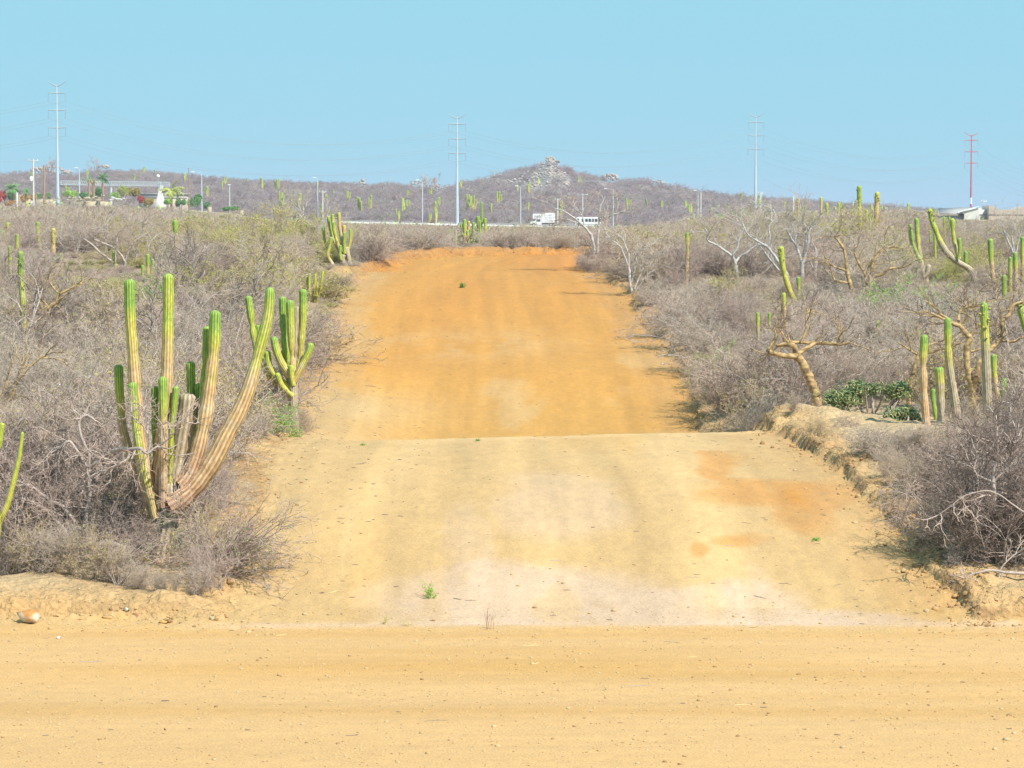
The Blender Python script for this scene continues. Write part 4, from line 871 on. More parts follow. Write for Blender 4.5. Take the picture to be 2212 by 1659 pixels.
single_shrub('open_shrub', 'open grey shrub reaching over the big cardon right arm base', 425, 41.7, .8, 702, ('bark', 'grey', 'gleaf'), cat='shrub', spread=.9, stems=8, br=(5, 5, 3), wob=.25, r0=.014, r1=.004, leaf=500, lsize=.012)
# cholla cacti
def cholla(name, label, px, py, d, clumps, seed):
    rg = np.random.default_rng(seed); x = XW(px, d); z = T(x, d); loc = np.array([x, d, z]); root = empty(name, loc, label, 'cactus')
    sb = B(); jb = B()
    for cx, cy, rx, ry, n in clumps:
        n = int(n*2.2)
        c = W(cx, cy, d)-loc; rw = rx*d/FP; rh = ry*d/FP
        for _ in range(3):
            e = c+rg.normal(size=3)*.5*np.array([rw, rw, rh*.5]); mid = e*.5+np.array([e[0]*.2, rg.normal()*.1, -.1])
            sb.tubes(sample([np.array([rg.normal()*.05, rg.normal()*.05, -.15]), mid, e], .08)[None][0], np.linspace(.03, .012, len(sample([np.zeros(3)-[0, 0, .15], mid, e], .08)))[:99999] if False else np.linspace(.03, .012, len(sample([np.array([0, 0, -.15]), mid, e], .08))) , 6, 0) if False else None
            q = sample([np.array([rg.normal()*.05, rg.normal()*.05, -.15]), mid, e], .08); sb.tubes(q, np.linspace(.03, .012, len(q)), 6, 0)
        P0 = c+rg.normal(size=(n, 3))*np.array([rw*.5, rw*.5, rh*.5]); D = unit(rg.normal(size=(n, 3))*np.array([1, 1, .7])+np.array([0, 0, .35])); ln = rg.uniform(.05, .10, n)
        tt = np.linspace(0, 1, 4)
        pts = P0[:, None]+D[:, None]*(tt[None, :, None]*ln[:, None, None]); rr = np.array([.008, .013, .012, .005])[None].repeat(n, 0)
        cc = np.where(rg.random((n, 1, 1)) < .5, np.array([.19, .27, .11]), np.array([.34, .35, .15]))*rg.uniform(.7, 1.2, (n, 1, 1))
        jb.tubes(pts, rr, 6, 0, col=np.broadcast_to(cc[:, None], (n, 4, 6, 3)).reshape(-1, 3))
    sb.build('branches', 'bark', root); jb.build('joints', 'cactus', root, smooth=True); HERO.append((px-90, px+80, py-20, d))
cholla('cholla_cactus', 'wide cholla cactus with two dark green masses over bare grey stems', 1886, 918, 59.2, [(1822, 862, 40, 17, 420), (1850, 838, 26, 14, 160), (1800, 865, 14, 18, 120), (1935, 845, 26, 18, 320), (1950, 838, 14, 12, 90), (1885, 842, 22, 12, 90)], 5)
cholla('cholla_cactus', 'small bright cholla cactus low on the sand by the front column', 1950, 925, 56.6, [(1925, 900, 14, 12, 110), (1955, 892, 18, 11, 150), (1975, 905, 12, 10, 80), (1945, 915, 20, 10, 90)], 6)

# ------------------------------------------------------------------ rocks on the hills
OUT = []
def outcrop(label, els, seed, n, rp=(2.0, 4.5), lo=800, name='rock_outcrop'):
    rg = np.random.default_rng(seed); b = B(); v0, f0 = ico2(); P3 = []
    for cx, cy, rx, ry in els:
        for _ in range(n):
            a = rg.uniform(0, 6.28); q = rg.random()**.5; px = cx+rx*q*math.cos(a); py = cy+ry*q*math.sin(a)
            d = gd(px, py+3, lo, RIDGE-2, 120); p = W(px, py, d); r = rg.uniform(*rp)*d/FP
            v = v0*np.array([r*rg.uniform(.8, 1.4), r, r*rg.uniform(.6, 1.1)]); dirs = unit(rg.normal(size=(7, 3)))
            for dd in dirs:           # facet the boulder
                h = v@dd; m = np.abs(h).max()*.72; v = v-np.clip(h-m, 0, None)[:, None]*dd
            v = v+rg.normal(size=v.shape)*r*.05
            P3.append((v+p, p))
    rg.shuffle(P3) if False else None
    loc = np.mean([p for _, p in P3], 0); root = empty(name, loc, label, 'rock outcrop'); loose = B()
    for i, (v, p) in enumerate(P3):
        if i < 99: bb = B(); bb.add(v-loc, f0, 0); bb.build('boulder', 'rock', root)
        else: loose.add(v-loc, f0, 0)
    if loose.V: tag(loose.build('rubble', 'rock', root), None, None, None, 'stuff')
    OUT.extend(els)
outcrop('pale boulder pile forming the pointed summit of the hill', [(1187, 345, 9, 7), (1188, 356, 24, 12), (1172, 374, 30, 13), (1205, 378, 20, 12)], 1, 60, (1.3, 3.4))
outcrop('pale rocks running down the slope left of the summit', [(1150, 380, 30, 9), (1120, 386, 24, 8), (1160, 397, 34, 8), (1092, 391, 18, 6)], 2, 26, (1.4, 3.6))
outcrop('isolated boulder heap at the left foot of the summit ridge', [(1074, 387, 12, 9)], 3, 40, (1.4, 3.4))
outcrop('rounded boulders on the ridge right of the summit', [(1320, 383, 17, 6)], 4, 22)
outcrop('pale boulders near the dip at the right end of the ridge', [(1420, 396, 20, 8)], 5, 34, (1.3, 3.4))
outcrop('small pale rock below the summit on the right slope', [(1224, 397, 9, 5)], 6, 14)
outcrop('low rocks on the ridge left of the second pylon', [(900, 397, 18, 7), (938, 404, 30, 6)], 7, 30, (1.3, 3.2))
outcrop('single pale rock dome on the ridge in the middle left', [(782, 393, 9, 4)], 8, 12)
outcrop('broad sunlit boulder field behind the first pylon', [(82, 366, 17, 5), (112, 367, 26, 7), (145, 372, 12, 4)], 9, 22)
outcrop('pale rock slab on the far left skyline', [(226, 360, 12, 3.5)], 10, 14)
def skyline_tree(px, py0, py1, seed, label):
    d = 1120.; x = XW(px, d); z = T(x, d); b = shrub_mesh(seed, None, H=2, spread=.5, stems=4, br=(5, 4, 3), r0=.06, r1=.02); o = b.build('skyline_tree', ['mauve', 'mauve', 'mauve'])
    top = W(px, py0, d)[2]; h = top-z+1; o.location = (x, d, z-.3); o.scale = (h*.8, h*.8, h); tag(o, label, 'tree')
skyline_tree(207, 340, 365, 401, 'small bare tree on the left skyline beside the rock slab')
skyline_tree(103, 342, 365, 402, 'small bare tree on the skyline behind the brown pole')
skyline_tree(925, 377, 395, 403, 'low bare tree on the skyline left of the second pylon')

# ------------------------------------------------------------------ scrub
rng = np.random.default_rng(2024)
MT_PX = [-300, 0, 300, 420, 520, 640, 745, 1000, 1260, 1340, 1420, 1500, 1650, 1800, 2000, 2060, 2211, 2500]
MT_PY = [446, 447, 446, 456, 468, 476, 483, 488, 493, 490, 480, 470, 462, 455, 456, 477, 477, 477]
def allowed_top(px, rp, d):
    m = 5.6-(min(np.interp(px-rp, MT_PX, MT_PY), 9e9)-480)/FP*d if True else 0
    m = min(m, 5.6-(np.interp(px+rp, MT_PX, MT_PY)-480)/FP*d, 5.6-(np.interp(px, MT_PX, MT_PY)-480)/FP*d) if d > 60 else 99
    for a, b_, yl, dh in HERO:
        if d < dh-.1 and px+rp*.4 > a and px-rp*.4 < b_: m = min(m, 5.6-(yl-(4 if dh > 90 else 3 if dh > 70 else 0)-480)/FP*d)
    return m
items = []   # (px, d, x, H, sxy, kind)
def put(px, d, H, kind, sxy=1.0): items.append((px, d, XW(px, d), H, sxy, kind, True))
# >>>NEAR
for a in ((10, 41.5, .75, 8), (55, 41.6, .85, 2), (100, 41.5, .8, 0), (150, 41.3, .85, 3), (205, 41.0, .8, 2), (250, 40.8, .8, 0), (300, 40.6, .45, 3), (345, 40.4, .22, 2), (375, 40.2, .30, 3), (330, 40.3, .34, 0),
          (425, 40.3, .52, 0), (465, 40.8, .8, 1), (500, 42.0, .85, 4), (520, 42.6, .7, 8), (445, 42.6, .85, 2),  (290, 42.6, .95, 4),
          (240, 42.8, 1.15, 8), (190, 42.9, 1.3, 4), (130, 42.9, 1.45, 8), (75, 42.9, 1.45, 1), (20, 42.9, 1.5, 8), (-25, 42.8, 1.5, 4), (215, 44.6, 1.7, 8), (150, 44.5, 1.9, 1), (90, 44.6, 2.0, 8), (30, 44.5, 2.0, 4), (-20, 44.5, 2.1, 1),
          (275, 44.7, 1.3, 2), (320, 44.9, 1.0, 4), (430, 44.8, .8, 4), (480, 45.5, .7, 5), (385, 45.8, 1.1, 1), (330, 46.4, 1.5, 0)): put(*a)
for a in ((2105, 42.3, 1.55, 8), (2150, 42.0, 1.7, 8), (2195, 42.0, 1.75, 8), (2240, 42.0, 1.8, 1), (2065, 43.2, 1.3, 4), (2130, 43.8, 1.9, 8), (2190, 43.9, 1.9, 4), (2235, 44.2, 2.0, 8), (2020, 44.6, .9, 4),
          (1985, 46.2, .8, 3), (1950, 47.2, .7, 3), (1915, 48.0, .6, 3), (2000, 47.6, .75, 8), (2040, 46.6, 1.0, 8), (2085, 46.0, 1.2, 4), (2140, 46.2, 1.5, 1), (2200, 46.6, 1.75, 8), (2050, 49.0, .8, 2), (2100, 48.6, .95, 4),
          (2160, 49.0, 1.2, 8), (2215, 49.5, 1.5, 4), (1975, 50.2, .7, 3), (2110, 41.9, .5, 0), (2160, 41.8, .5, 0), (2205, 41.8, .55, 5), (2060, 41.9, .4, 5), (2240, 41.8, .6, 0), (2085, 50.8, .8, 8), (2150, 51.2, 1.0, 2), (2200, 52, 1.2, 8),
          (1712, 57.2, .5, 3), (1765, 54.0, .42, 2), (1830, 55.5, .35, 4), (1770, 61.2, .5, 4)): put(*a)
# greener bushes seen one by one
for a in ((590, 57.5, .95, 7), (1545, 77, 1.05, 7), (1570, 74, .9, 7), (1900, 84, 1.5, 7), (1935, 85, 1.6, 7), (1870, 86, 1.3, 7), (1975, 83, 1.6, 7), (2010, 82, 1.5, 7), (560, 128, 2.2, 6), (600, 132, 2.6, 6), (630, 136, 2.4, 6), (530, 134, 2.0, 6), (590, 120, 1.5, 6), (680, 135, 2.0, 6),
          (1140, 168, 1.7, 6), (1115, 172, 1.5, 6), (1165, 175, 1.4, 6), (300, 92, 1.1, 7), (345, 90, 1.3, 7), (400, 95, 1.0, 7), (255, 93, .9, 7), (1600, 240, 3.2, 7), (1560, 245, 2.8, 7), (1540, 120, 1.8, 6), (1640, 118, 2.2, 6), (1780, 120, 2.4, 6), (1820, 126, 2.6, 6),
          (1190, 520, 2.1, 7), (1220, 530, 2.1, 7), (1090, 500, 1.6, 7), (850, 185, 1.0, 6), (880, 190, 1.1, 6), (905, 188, .9, 6), (2015, 640, 1.5, 7), (640, 62, .5, 1), (604, 59.4, .75, 4), (622, 59.9, .45, 0), (655, 60.8, .4, 2), (580, 60.5, .9, 1), (1272, 119.5, .8, 0), (1284, 121, 1.0, 8), (1266, 123, .9, 1), (1290, 119, .9, 1), (1278, 125, 1.0, 0), (1300, 122, 1.2, 1), (1262, 126, .8, 4), (1570, 96, 1.2, 6), (2060, 120, 1.9, 6), (1910, 130, 2.3, 6), (480, 122, 1.7, 6), (2190, 115, 1.7, 6)): put(*a)
# <<<NEAR
nearxy = [(i[2], i[1]) for i in items]
zones = ((40, 150, 1.28), (150, 300, 2.5), (300, 700, 4.8), (700, 770, 2.8), (806, 1185, 6.2))
for d0, d1, c in zones:
    d = d0
    while d < d1:
        xm = .20*d+2; x = -xm
        while x < xm:
            X = x+rng.uniform(-.45, .45)*c; Yd = d+rng.uniform(-.45, .45)*c; x += c
            if Yd < 44 or (743.5 < Yd < 768): continue
            px = CX+X/Yd*FP; o, orr, oc = o_dist(np.array([X]), np.array([Yd])); o = float(o[0])
            far_ = Yd > 300; hillz = Yd > 800
            if Yd < 52 and (px < 560 and px > 250): 
                if (px-480)**2/80**2+((Yd-48.5)/1.6)**2 < 1: continue
            if (px-1850)**2/230**2+((Yd-56.3)/4.6)**2 < 1 and Yd < 60.6: continue
            if (px-1720)**2/100**2+((Yd-58.5)/3)**2 < 1: continue
            if abs(X+6.7) < 1.6 and abs(Yd-112) < 4.5: continue
            if Yd < 48 and (px < 300 or px > 1900): continue
            patch = float(vn(X*.09, Yd*.09, 303))
            if Yd < 150: H = rng.uniform(1.0, 1.9)*(.8+.4*patch)
            elif Yd < 300: H = rng.uniform(1.8, 3.2)*(.75+.5*patch)
            elif not hillz: H = rng.uniform(2.2, 3.8)
            else: H = rng.uniform(1.8, 3.2)
            sxy = rng.uniform(.9, 1.35)
            if o < H*.32 and Yd < 145: 
                if o < .45: continue
                H = max(.45, o*1.9)
            if Yd < 300:
                r_ = rng.random(); pg = float(vn(X*.12+9, Yd*.12, 305))
                if pg > (.58 if (470 < px < 760 and 95 < Yd < 145) else .80): kind = rng.choice([6, 2, 6, 0])
                else: kind = rng.choice([0, 0, 1, 1, 2, 3, 4, 5, 5, 8, 2, 0], 1)[0]
                if Yd > 200: kind = NK+int(rng.choice([0, 0, 1, 4, 3, 5]))
            elif hillz: kind = NK+int(rng.choice([6, 6, 6, 7, 7, 8, 5, 9]))
            else: kind = NK+int(rng.choice([0, 6, 1, 7, 8, 3, 9, 0]))
            gz = T(X, Yd)
            if not hillz:
                m = allowed_top(px, H*sxy*.7*FP/Yd, Yd)
                if gz+H > m:
                    if m-gz < .3: 
                        if Yd > 150 or rng.random() < .4: continue
                        H = .3
                    else: H = m-gz
                    sxy = min(sxy*1.3, 1.7)
            else:
                sxy *= 1.5; _, pm = P_of(X, Yd, gz+H*.6)
                if any(((px-a)/(b_+3))**2+((pm-c_-1)/(e_+3))**2 < 1 for a, c_, b_, e_ in OUT) and rng.random() < .85: continue
            items.append((px, Yd, X, H, sxy, int(kind), False))
            if H < .75 and Yd < 150:
                for _ in range(3):
                    x2 = X+rng.uniform(-.6, .6); y2 = Yd+rng.uniform(-.6, .6)
                    if float(o_dist(np.array([x2]), np.array([y2]))[0][0]) > .4: items.append((px, y2, x2, H*rng.uniform(.7, 1), sxy*1.2, int(kind), False))
        d += c
hit = sorted(items, key=lambda i: -i[3]/i[1]*(3 if i[6] and i[1] < 300 else 1)*(0 if (i[0] < -60 or i[0] > 2270 or i[5] >= NK) else 1))
ind, rest = hit[:300], hit[300:]
WHERE = [(lambda p, d: p < 620 and d < 47, 'at the front of the left thicket'), (lambda p, d: p < 1000 and d < 62, 'behind the big cardon on the left'),
         (lambda p, d: p < 1000 and d < 90, 'in the left scrub beyond the green candelabra cactus'), (lambda p, d: p < 1000, 'in the far left scrub towards the track bend'),
         (lambda p, d: d < 53, 'in the near right thicket above the cut bank'), (lambda p, d: d < 64, 'around the sandy clearing on the right'), (lambda p, d: d < 92, 'right of the track around the golden elephant trees'),
         (lambda p, d: True, 'in the scrub far right of the track')]
first = {}
for px, d, x, H, sxy, k, _ in ind:
    o = bpy.data.objects.new(KINDS[k][0], PROTO[k]); sc.collection.objects.link(o)
    o.location = (x, d, T(x, d)-.04*H); o.rotation_euler = (rng.normal()*.06, rng.normal()*.06, rng.uniform(0, 6.28)); o.scale = (H*sxy, H*sxy*rng.uniform(.85, 1.15), H)
    wh = next(t for f, t in WHERE if f(px, d))
    tag(o, KINDS[k][3]+' '+wh, 'shrub', KINDS[k][3]+'s '+wh)
# slender bare trees standing above the scrub
TK = []
for i, (bm_, tm_, kw) in enumerate((('white', 'mauve', dict(H=3.2, spread=.5, stems=4, br=(6, 6, 4), r0=.042, r1=.007, wob=.2)), ('bark', 'mauve', dict(H=3.0, spread=.65, stems=5, br=(6, 6, 4), r0=.040, r1=.007, wob=.24)),
                                    ('bark', 'dark', dict(H=3.0, spread=.7, stems=3, br=(8, 6, 4), r0=.05, r1=.007, wob=.3)), ('white', 'grey', dict(H=3.4, spread=.42, stems=6, br=(5, 5, 4), r0=.032, r1=.007, wob=.14)))):
    bb = shrub_mesh(640+i, None, **kw); t1 = B(); t2 = B(); off = 0
    for q, ((v, c), (f, m)) in enumerate(zip(bb.V, bb.F)): (t1 if q < 2 else t2).add(v, f-off, 0); off += len(v)
    r_ = bpy.data.objects.new('bare_tree', None); a_ = t1.build('trunk', bm_, r_); c_ = t2.build('crown', tm_, r_); TK.append((r_, a_, c_))
LOOKT = ['slender white stemmed bare tree', 'grey bare tree with a rounded twiggy crown', 'dark crooked bare tree', 'pale bare tree of upright stems']
WT = [(lambda p, d: p < 1000 and d < 110, 'in the left scrub before the orange columns'), (lambda p, d: p < 700, 'in the far left scrub below the compound'), (lambda p, d: p < 1290, 'beyond the bend of the track'),
      (lambda p, d: d < 110, 'in the right scrub near the elephant trees'), (lambda p, d: True, 'far off in the right scrub')]
tr_ = np.random.default_rng(55); nt_ = 0; tries = 0
while nt_ < 105 and tries < 4000:
    tries += 1; d = 60+190*tr_.random()**1.2; px = tr_.uniform(-20, 2230); x = XW(px, d); o = float(o_dist(np.array([x]), np.array([d]))[0][0])
    if o < 1.3: continue
    H = tr_.uniform(1.9, 3.3)*(1 if d < 120 else 1.25); gz = T(x, d); m = allowed_top(px, 25, d) if tr_.random() < .8 else allowed_top(px, 8, d)+.8*(px > 1340 or px < 560)
    H = min(H, m-gz)
    if H < 1.5: continue
    k = int(tr_.integers(0, 4)); r_, a_, c_ = TK[k]; fresh = a_.name in sc.collection.objects and not r_.get('used')
    rt = r_.copy(); sc.collection.objects.link(rt)
    for ch in (a_, c_):
        cc_ = ch.copy(); sc.collection.objects.link(cc_); cc_.parent = rt
    rt.location = (x, d, gz-.05); q_ = tr_.uniform(.75, 1.1); rt.scale = (H*q_, H*q_, H); rt.rotation_euler = (tr_.normal()*.07, tr_.normal()*.07, tr_.uniform(0, 6.28)); nt_ += 1
    wh = next(t for f, t in WT if f(px, d)); tag(rt, LOOKT[k]+' '+wh, 'tree', LOOKT[k]+'s '+wh)
for r_, a_, c_ in TK:
    for q in (a_, c_): bpy.data.objects.remove(q)
    bpy.data.objects.remove(r_)
# the rest of the scrub: one object
pts = np.array([(i[2], i[1], 0) for i in rest]); pts[:, 2] = terrain(pts[:, 0], pts[:, 1])-.05*np.array([i[3] for i in rest])
me = bpy.data.meshes.new('desert_scrub'); me.vertices.add(len(pts)); me.vertices.foreach_set('co', pts.astype(np.float32).reshape(-1))
a = me.attributes.new('scl', 'FLOAT_VECTOR', 'POINT'); a.data.foreach_set('vector', np.array([(i[3]*i[4], i[3]*i[4], i[3]) for i in rest], np.float32).reshape(-1))
a = me.attributes.new('rot', 'FLOAT_VECTOR', 'POINT'); a.data.foreach_set('vector', np.stack([rng.normal(size=len(rest))*.08, rng.normal(size=len(rest))*.08, rng.uniform(0, 6.28, len(rest))], 1).astype(np.float32).reshape(-1))
a = me.attributes.new('idx', 'INT', 'POINT'); a.data.foreach_set('value', np.array([i[5] for i in rest], np.int32))
ob = bpy.data.objects.new('desert_scrub', me); sc.collection.objects.link(ob)
tag(ob, 'dense grey mauve desert scrub filling the plain and the hillsides', 'scrub', None, 'stuff')
ng = bpy.data.node_groups.new('scatter', 'GeometryNodeTree')
ng.interface.new_socket('Geometry', in_out='INPUT', socket_type='NodeSocketGeometry'); ng.interface.new_socket('Geometry', in_out='OUTPUT', socket_type='NodeSocketGeometry')
gi = ng.nodes.new('NodeGroupInput'); go = ng.nodes.new('NodeGroupOutput'); ip = ng.nodes.new('GeometryNodeInstanceOnPoints')
ci = ng.nodes.new('GeometryNodeCollectionInfo'); ci.inputs['Collection'].default_value = kc; ci.inputs['Separate Children'].default_value = True; ci.inputs['Reset Children'].default_value = True
def na(nm, ty):
    n = ng.nodes.new('GeometryNodeInputNamedAttribute'); n.data_type = ty; n.inputs['Name'].default_value = nm; return next(s for s in n.outputs if s.enabled and s.name == 'Attribute')
ip.inputs['Pick Instance'].default_value = True
L = ng.links.new
L(gi.outputs[0], ip.inputs['Points']); L(ci.outputs[0], ip.inputs['Instance']); L(na('idx', 'INT'), ip.inputs['Instance Index'])
e2r = ng.nodes.new('FunctionNodeEulerToRotation'); L(na('rot', 'FLOAT_VECTOR'), e2r.inputs[0]); L(e2r.outputs[0], ip.inputs['Rotation']); L(na('scl', 'FLOAT_VECTOR'), ip.inputs['Scale'])
L(ip.outputs[0], go.inputs[0])
md = ob.modifiers.new('scatter', 'NODES'); md.node_group = ng
print('scrub items', len(items))

# ------------------------------------------------------------------ highway and what stands on it
xs = np.arange(-320, 240, 4.0)
def ribbon(y0, y1, dz0, dz1, thick=None):
    b = B(); z = z_highway(xs)
    if thick is None:
        V = np.stack([np.stack([xs, xs*0+y0, z+dz0], 1), np.stack([xs, xs*0+y1, z+dz1], 1)], 0).reshape(-1, 3); n = len(xs); i = np.arange(n-1)
        b.add(V, np.stack([i, i+1, n+i+1, n+i], 1))
    return b
hwb = ribbon(749, 763, .06, .06); tag(hwb.build('highway', 'asphalt'), 'dark paved highway crossing behind the plain', 'highway', None, 'structure')
b = B(); xb = np.arange(-46, 46.1, 4); zb = z_highway(xb)
for k in range(len(xb)-1):
    a0, a1 = xb[k], xb[k+1]; V = []
    for X, Z in ((a0, zb[k]), (a1, zb[k+1])):
        V += [(X, 744.6, Z-.5), (X, 745.2, Z-.5), (X, 745.1, Z+.27), (X, 744.7, Z+.27)]
    b.add(V, [(0, 4, 7, 3), (1, 2, 6, 5), (3, 7, 6, 2)] + ([(0, 3, 2, 1)] if k == 0 else []) + ([(4, 5, 6, 7)] if k == len(xb)-2 else []))
tag(b.build('roadside_barrier', 'stucco'), 'long low white barrier along the near side of the highway', 'barrier')

DH = 752.0; MP = DH/FP
def on_hw(px, y=DH): x = XW(px, y); return np.array([x, y, z_highway(x)+.06])
def cyl_y(b, x, z, r, y0, y1, mi, n=16):
    b.prism([(x+r*math.cos(i*2*math.pi/n), z+r*math.sin(i*2*math.pi/n)) for i in range(n)], y0, y1, mi)
def wheel(root, x, y, r=.48, w=.3):
    b = B(); cyl_y(b, x, r, r, y, y+w, 0); o = b.build('wheel', 'rubber', root); c = B(); cyl_y(c, x, r, r*.5, y-.02, y+.06, 0, 10); c.build('rim', 'galv', o)
# box truck facing left
loc = on_hw(1171.5); root = empty('box_truck', loc, 'white box truck with lettered side and luggage box over the cab', 'truck')
b = B(); b.box(-.2, 3.25, -1.1, 1.1, .95, 3.6, 0, .06); b.build('cargo_box', 'whitep', root)
b = B(); b.box(-2.6, -.24, -1.05, 1.05, 2.05, 3.3, 0, .08); b.build('overcab_box', 'whitep', root)
b = B(); b.box(-2.5, -.3, -.98, .98, 3.3, 3.58, 0, .05); b.build('roof_fairing', 'greyroof', root)
b = B(); b.prism([(-3.2, .5), (-.24, .5), (-.24, 2.0), (-1.55, 2.0), (-2.0, 1.42), (-3.05, 1.3), (-3.2, 1.15)], -1.0, 1.0, 0); cab = b.build('cab', 'whitep', root)
b = B(); b.prism([(-.6, 1.3), (-.6, 1.88), (-1.4, 1.88), (-1.75, 1.35)], -1.04, 1.04, 0); b.build('window', 'glass', cab)
b = B(); b.box(-3.26, -3.18, -.8, .8, .6, 1.12, 0); b.build('grille', 'rubber', cab)
b = B(); b.box(-3.35, -2.7, -1.06, 1.06, .42, .62, 0, .05); b.build('bumper', 'rubber', root)
b = B(); b.box(-.2, 3.2, -.9, .9, .62, .93, 0); b.build('chassis', 'rubber', root)
for wx_ in (-2.3, 2.2): wheel(root, wx_, -1.12); wheel(root, wx_, .82)
def text_part(body, name, x, z, size, y, root, align='LEFT', ital=0.0):
    cu = bpy.data.curves.new(name, 'FONT'); cu.body = body; cu.size = size; cu.extrude = .01; cu.shear = ital; cu.align_x = align
    to = bpy.data.objects.new(name, cu); sc.collection.objects.link(to)
    dg = bpy.context.evaluated_depsgraph_get(); me_ = bpy.data.meshes.new_from_object(to.evaluated_get(dg)); bpy.data.objects.remove(to)
    o = bpy.data.objects.new(name, me_); sc.collection.objects.link(o); me_.materials.clear(); me_.materials.append(MT['ink']); o.rotation_euler = (math.pi/2, 0, 0); o.location = (x, y, z); o.parent = root; return o
# (the lettering on the truck is too small to read: only its strokes are built, as dark bands of script)
b = B(); rg = np.random.default_rng(4)
for row, (z0, hh, xa, xe) in enumerate(((2.72, .24, .75, 2.45), (2.3, .14, .8, 2.9))):
    x = xa
    while x < xe:
        w_ = rg.uniform(.06, .16); b.box(x, x+w_*.55, -1.113, -1.103, z0, z0+hh*rg.uniform(.6, 1.2)); x += w_+.05
b.add([(1.6, -1.112, 3.0), (2.9, -1.112, 3.35), (2.95, -1.112, 3.3), (1.7, -1.112, 2.93)], [(0, 1, 2, 3)])
b.build('lettering', 'ink', root)
b = B(); b.box(-2.3, -.6, -1.062, -1.052, 2.85, 2.91); b.box(-2.3, -.6, -1.062, -1.052, 2.42, 2.48); b.box(-2.2, -.7, -1.062, -1.052, 2.6, 2.72); b.build('lettering', 'ink', root)
# bus
loc = on_hw(1268); root = empty('minibus', loc, 'white minibus with a row of dark windows behind the bare tree', 'bus')
b = B(); b.prism([(-3.2, .45), (3.6, .45), (3.6, 2.75), (-2.55, 2.75), (-2.95, 2.4), (-3.2, 1.35)], -1.05, 1.05, 0); body = b.build('body', 'whitep', root)
for i, xw in enumerate((-1.5, -.55, .3, 1.15, 2.0, 2.85)):
    b = B(); b.box(xw, xw+.68, -1.08, -1.051, 1.5, 2.3, 0); b.build('window', 'glass', body)
b = B(); b.prism([(-3.02, 1.5), (-2.2, 1.5), (-2.2, 2.35), (-2.72, 2.35)], -1.09, 1.09, 0); b.build('windscreen', 'glass', body)
b = B(); b.box(-3.1, 3.5, -1.07, -1.051, .75, .85, 0); b.build('trim_strip', 'blue', body)
for wx_ in (-2.1, 2.3): wheel(root, wx_, -1.08, .42); wheel(root, wx_, .78, .42)
def small_car(px, y, label, m):
    loc = on_hw(px, y); root = empty('parked_car' if y < 740 else 'car', loc, label, 'car')
    b = B(); b.prism([(-2.2, .35), (2.2, .35), (2.2, .85), (1.7, .95), (-1.2, .95), (-2.1, .8)], -.85, .85, 0); bd = b.build('body', m, root)
    b = B(); b.prism([(-1.2, .95), (1.7, .95), (1.1, 1.45), (-.5, 1.45)], -.78, .78, 0); b.build('cabin', 'glass', bd)
    for xx in (-1.35, 1.35): wheel(root, xx, -.9, .32, .2); wheel(root, xx, .7, .32, .2)
    return root
small_car(630, 752, 'dark blue car on the highway left of the pale bare tree', 'blue')
vv = small_car(106, 690, 'blue grey car half hidden beside the first pylon', 'blue'); vv.location.z = W(106, 444, 690)[2]-.2

# poles
def px_tube(b, pts, d, k=10, mi=0, col=None, dy=None):
    P = np.array([W(px, py, d+(0 if dy is None else dy[i])) for i, (px, py, r) in enumerate(pts)]); b.tubes(P, np.array([r*d/FP for _, _, r in pts]), k, mi, cap=True, col=col)
def pylon(px, top, d, aw, label, red=False):
    x = XW(px, d); base = T(x, d); zt = W(px, top, d)[2]; Hh = zt-base; loc = (x, d, base); root = empty('transmission_pylon', loc, label, 'pylon', 'steel transmission pylons')
    b = B(); zs = np.array([-.5, Hh*.25, Hh*.6, Hh]); rr = np.array([.52, .43, .27, .15])
    if red:
        n = 14; zs = np.linspace(-.5, Hh, n+1); rr = np.interp(zs, [0, Hh], [.42, .17])
        for i in range(n): b.tubes(np.array([[0, 0, zs[i]], [0, 0, zs[i+1]]]), rr[i:i+2], 12, 0 if (i > 4 or i % 2 == 0) else 1, cap=True)
        b.build('mast', ['redp', 'whitep'], root, smooth=True)
    else: b.tubes(np.stack([zs*0, zs*0, zs], 1), rr, 14, 0, cap=True); b.build('mast', 'galv', root, smooth=True)
    A = aw*d/FP/2; m = 'redp' if red else 'steel'; s = Hh/31.0; att = []
    for sgn in (-1, 1):
        b = B(); b.tubes(np.array([[0, 0, Hh-.35], [sgn*A*.5, 0, Hh+.15], [sgn*A*1.05, 0, Hh+.95]]), [.17, .14, .09], 6, 0, cap=True); b.build('peak_arm', m, root)
        att.append(np.array([x+sgn*A*1.05, d, base+Hh+.9]))
        for q in (1.9, 6.0, 10.1):
            b = B(); z = Hh-q*s; b.tubes(np.array([[0, 0, z], [sgn*A, 0, z+.12]]), [.20, .12], 6, 0, cap=True); ca = b.build('crossarm', m, root)
            b = B(); zz_ = np.linspace(z+.05, z-1.9*s, 15); b.tubes(np.stack([zz_*0+sgn*A*.97, zz_*0, zz_], 1), np.where(np.arange(15) % 2, .10, .05), 6, 0); b.build('insulator', 'cable', ca)
            att.append(np.array([x+sgn*A*.97, d, base+z-1.9*s]))
    return att
A1 = pylon(125, 184, 742, 38, 'tallest grey steel pylon at the far left beside the gantry')
A2 = pylon(987, 254, 778, 38, 'grey steel pylon rising behind the highway in the middle')
A3 = pylon(1631, 251, 930, 34, 'slender grey steel pylon right of the hill')
A4 = pylon(2096, 292, 1050, 29, 'red and white painted pylon above the white house', True)
far_l = [p+np.array([-110, -10, 2.0]) for p in A1]; far_r = [p+np.array([75, 140, -6]) for p in A4]
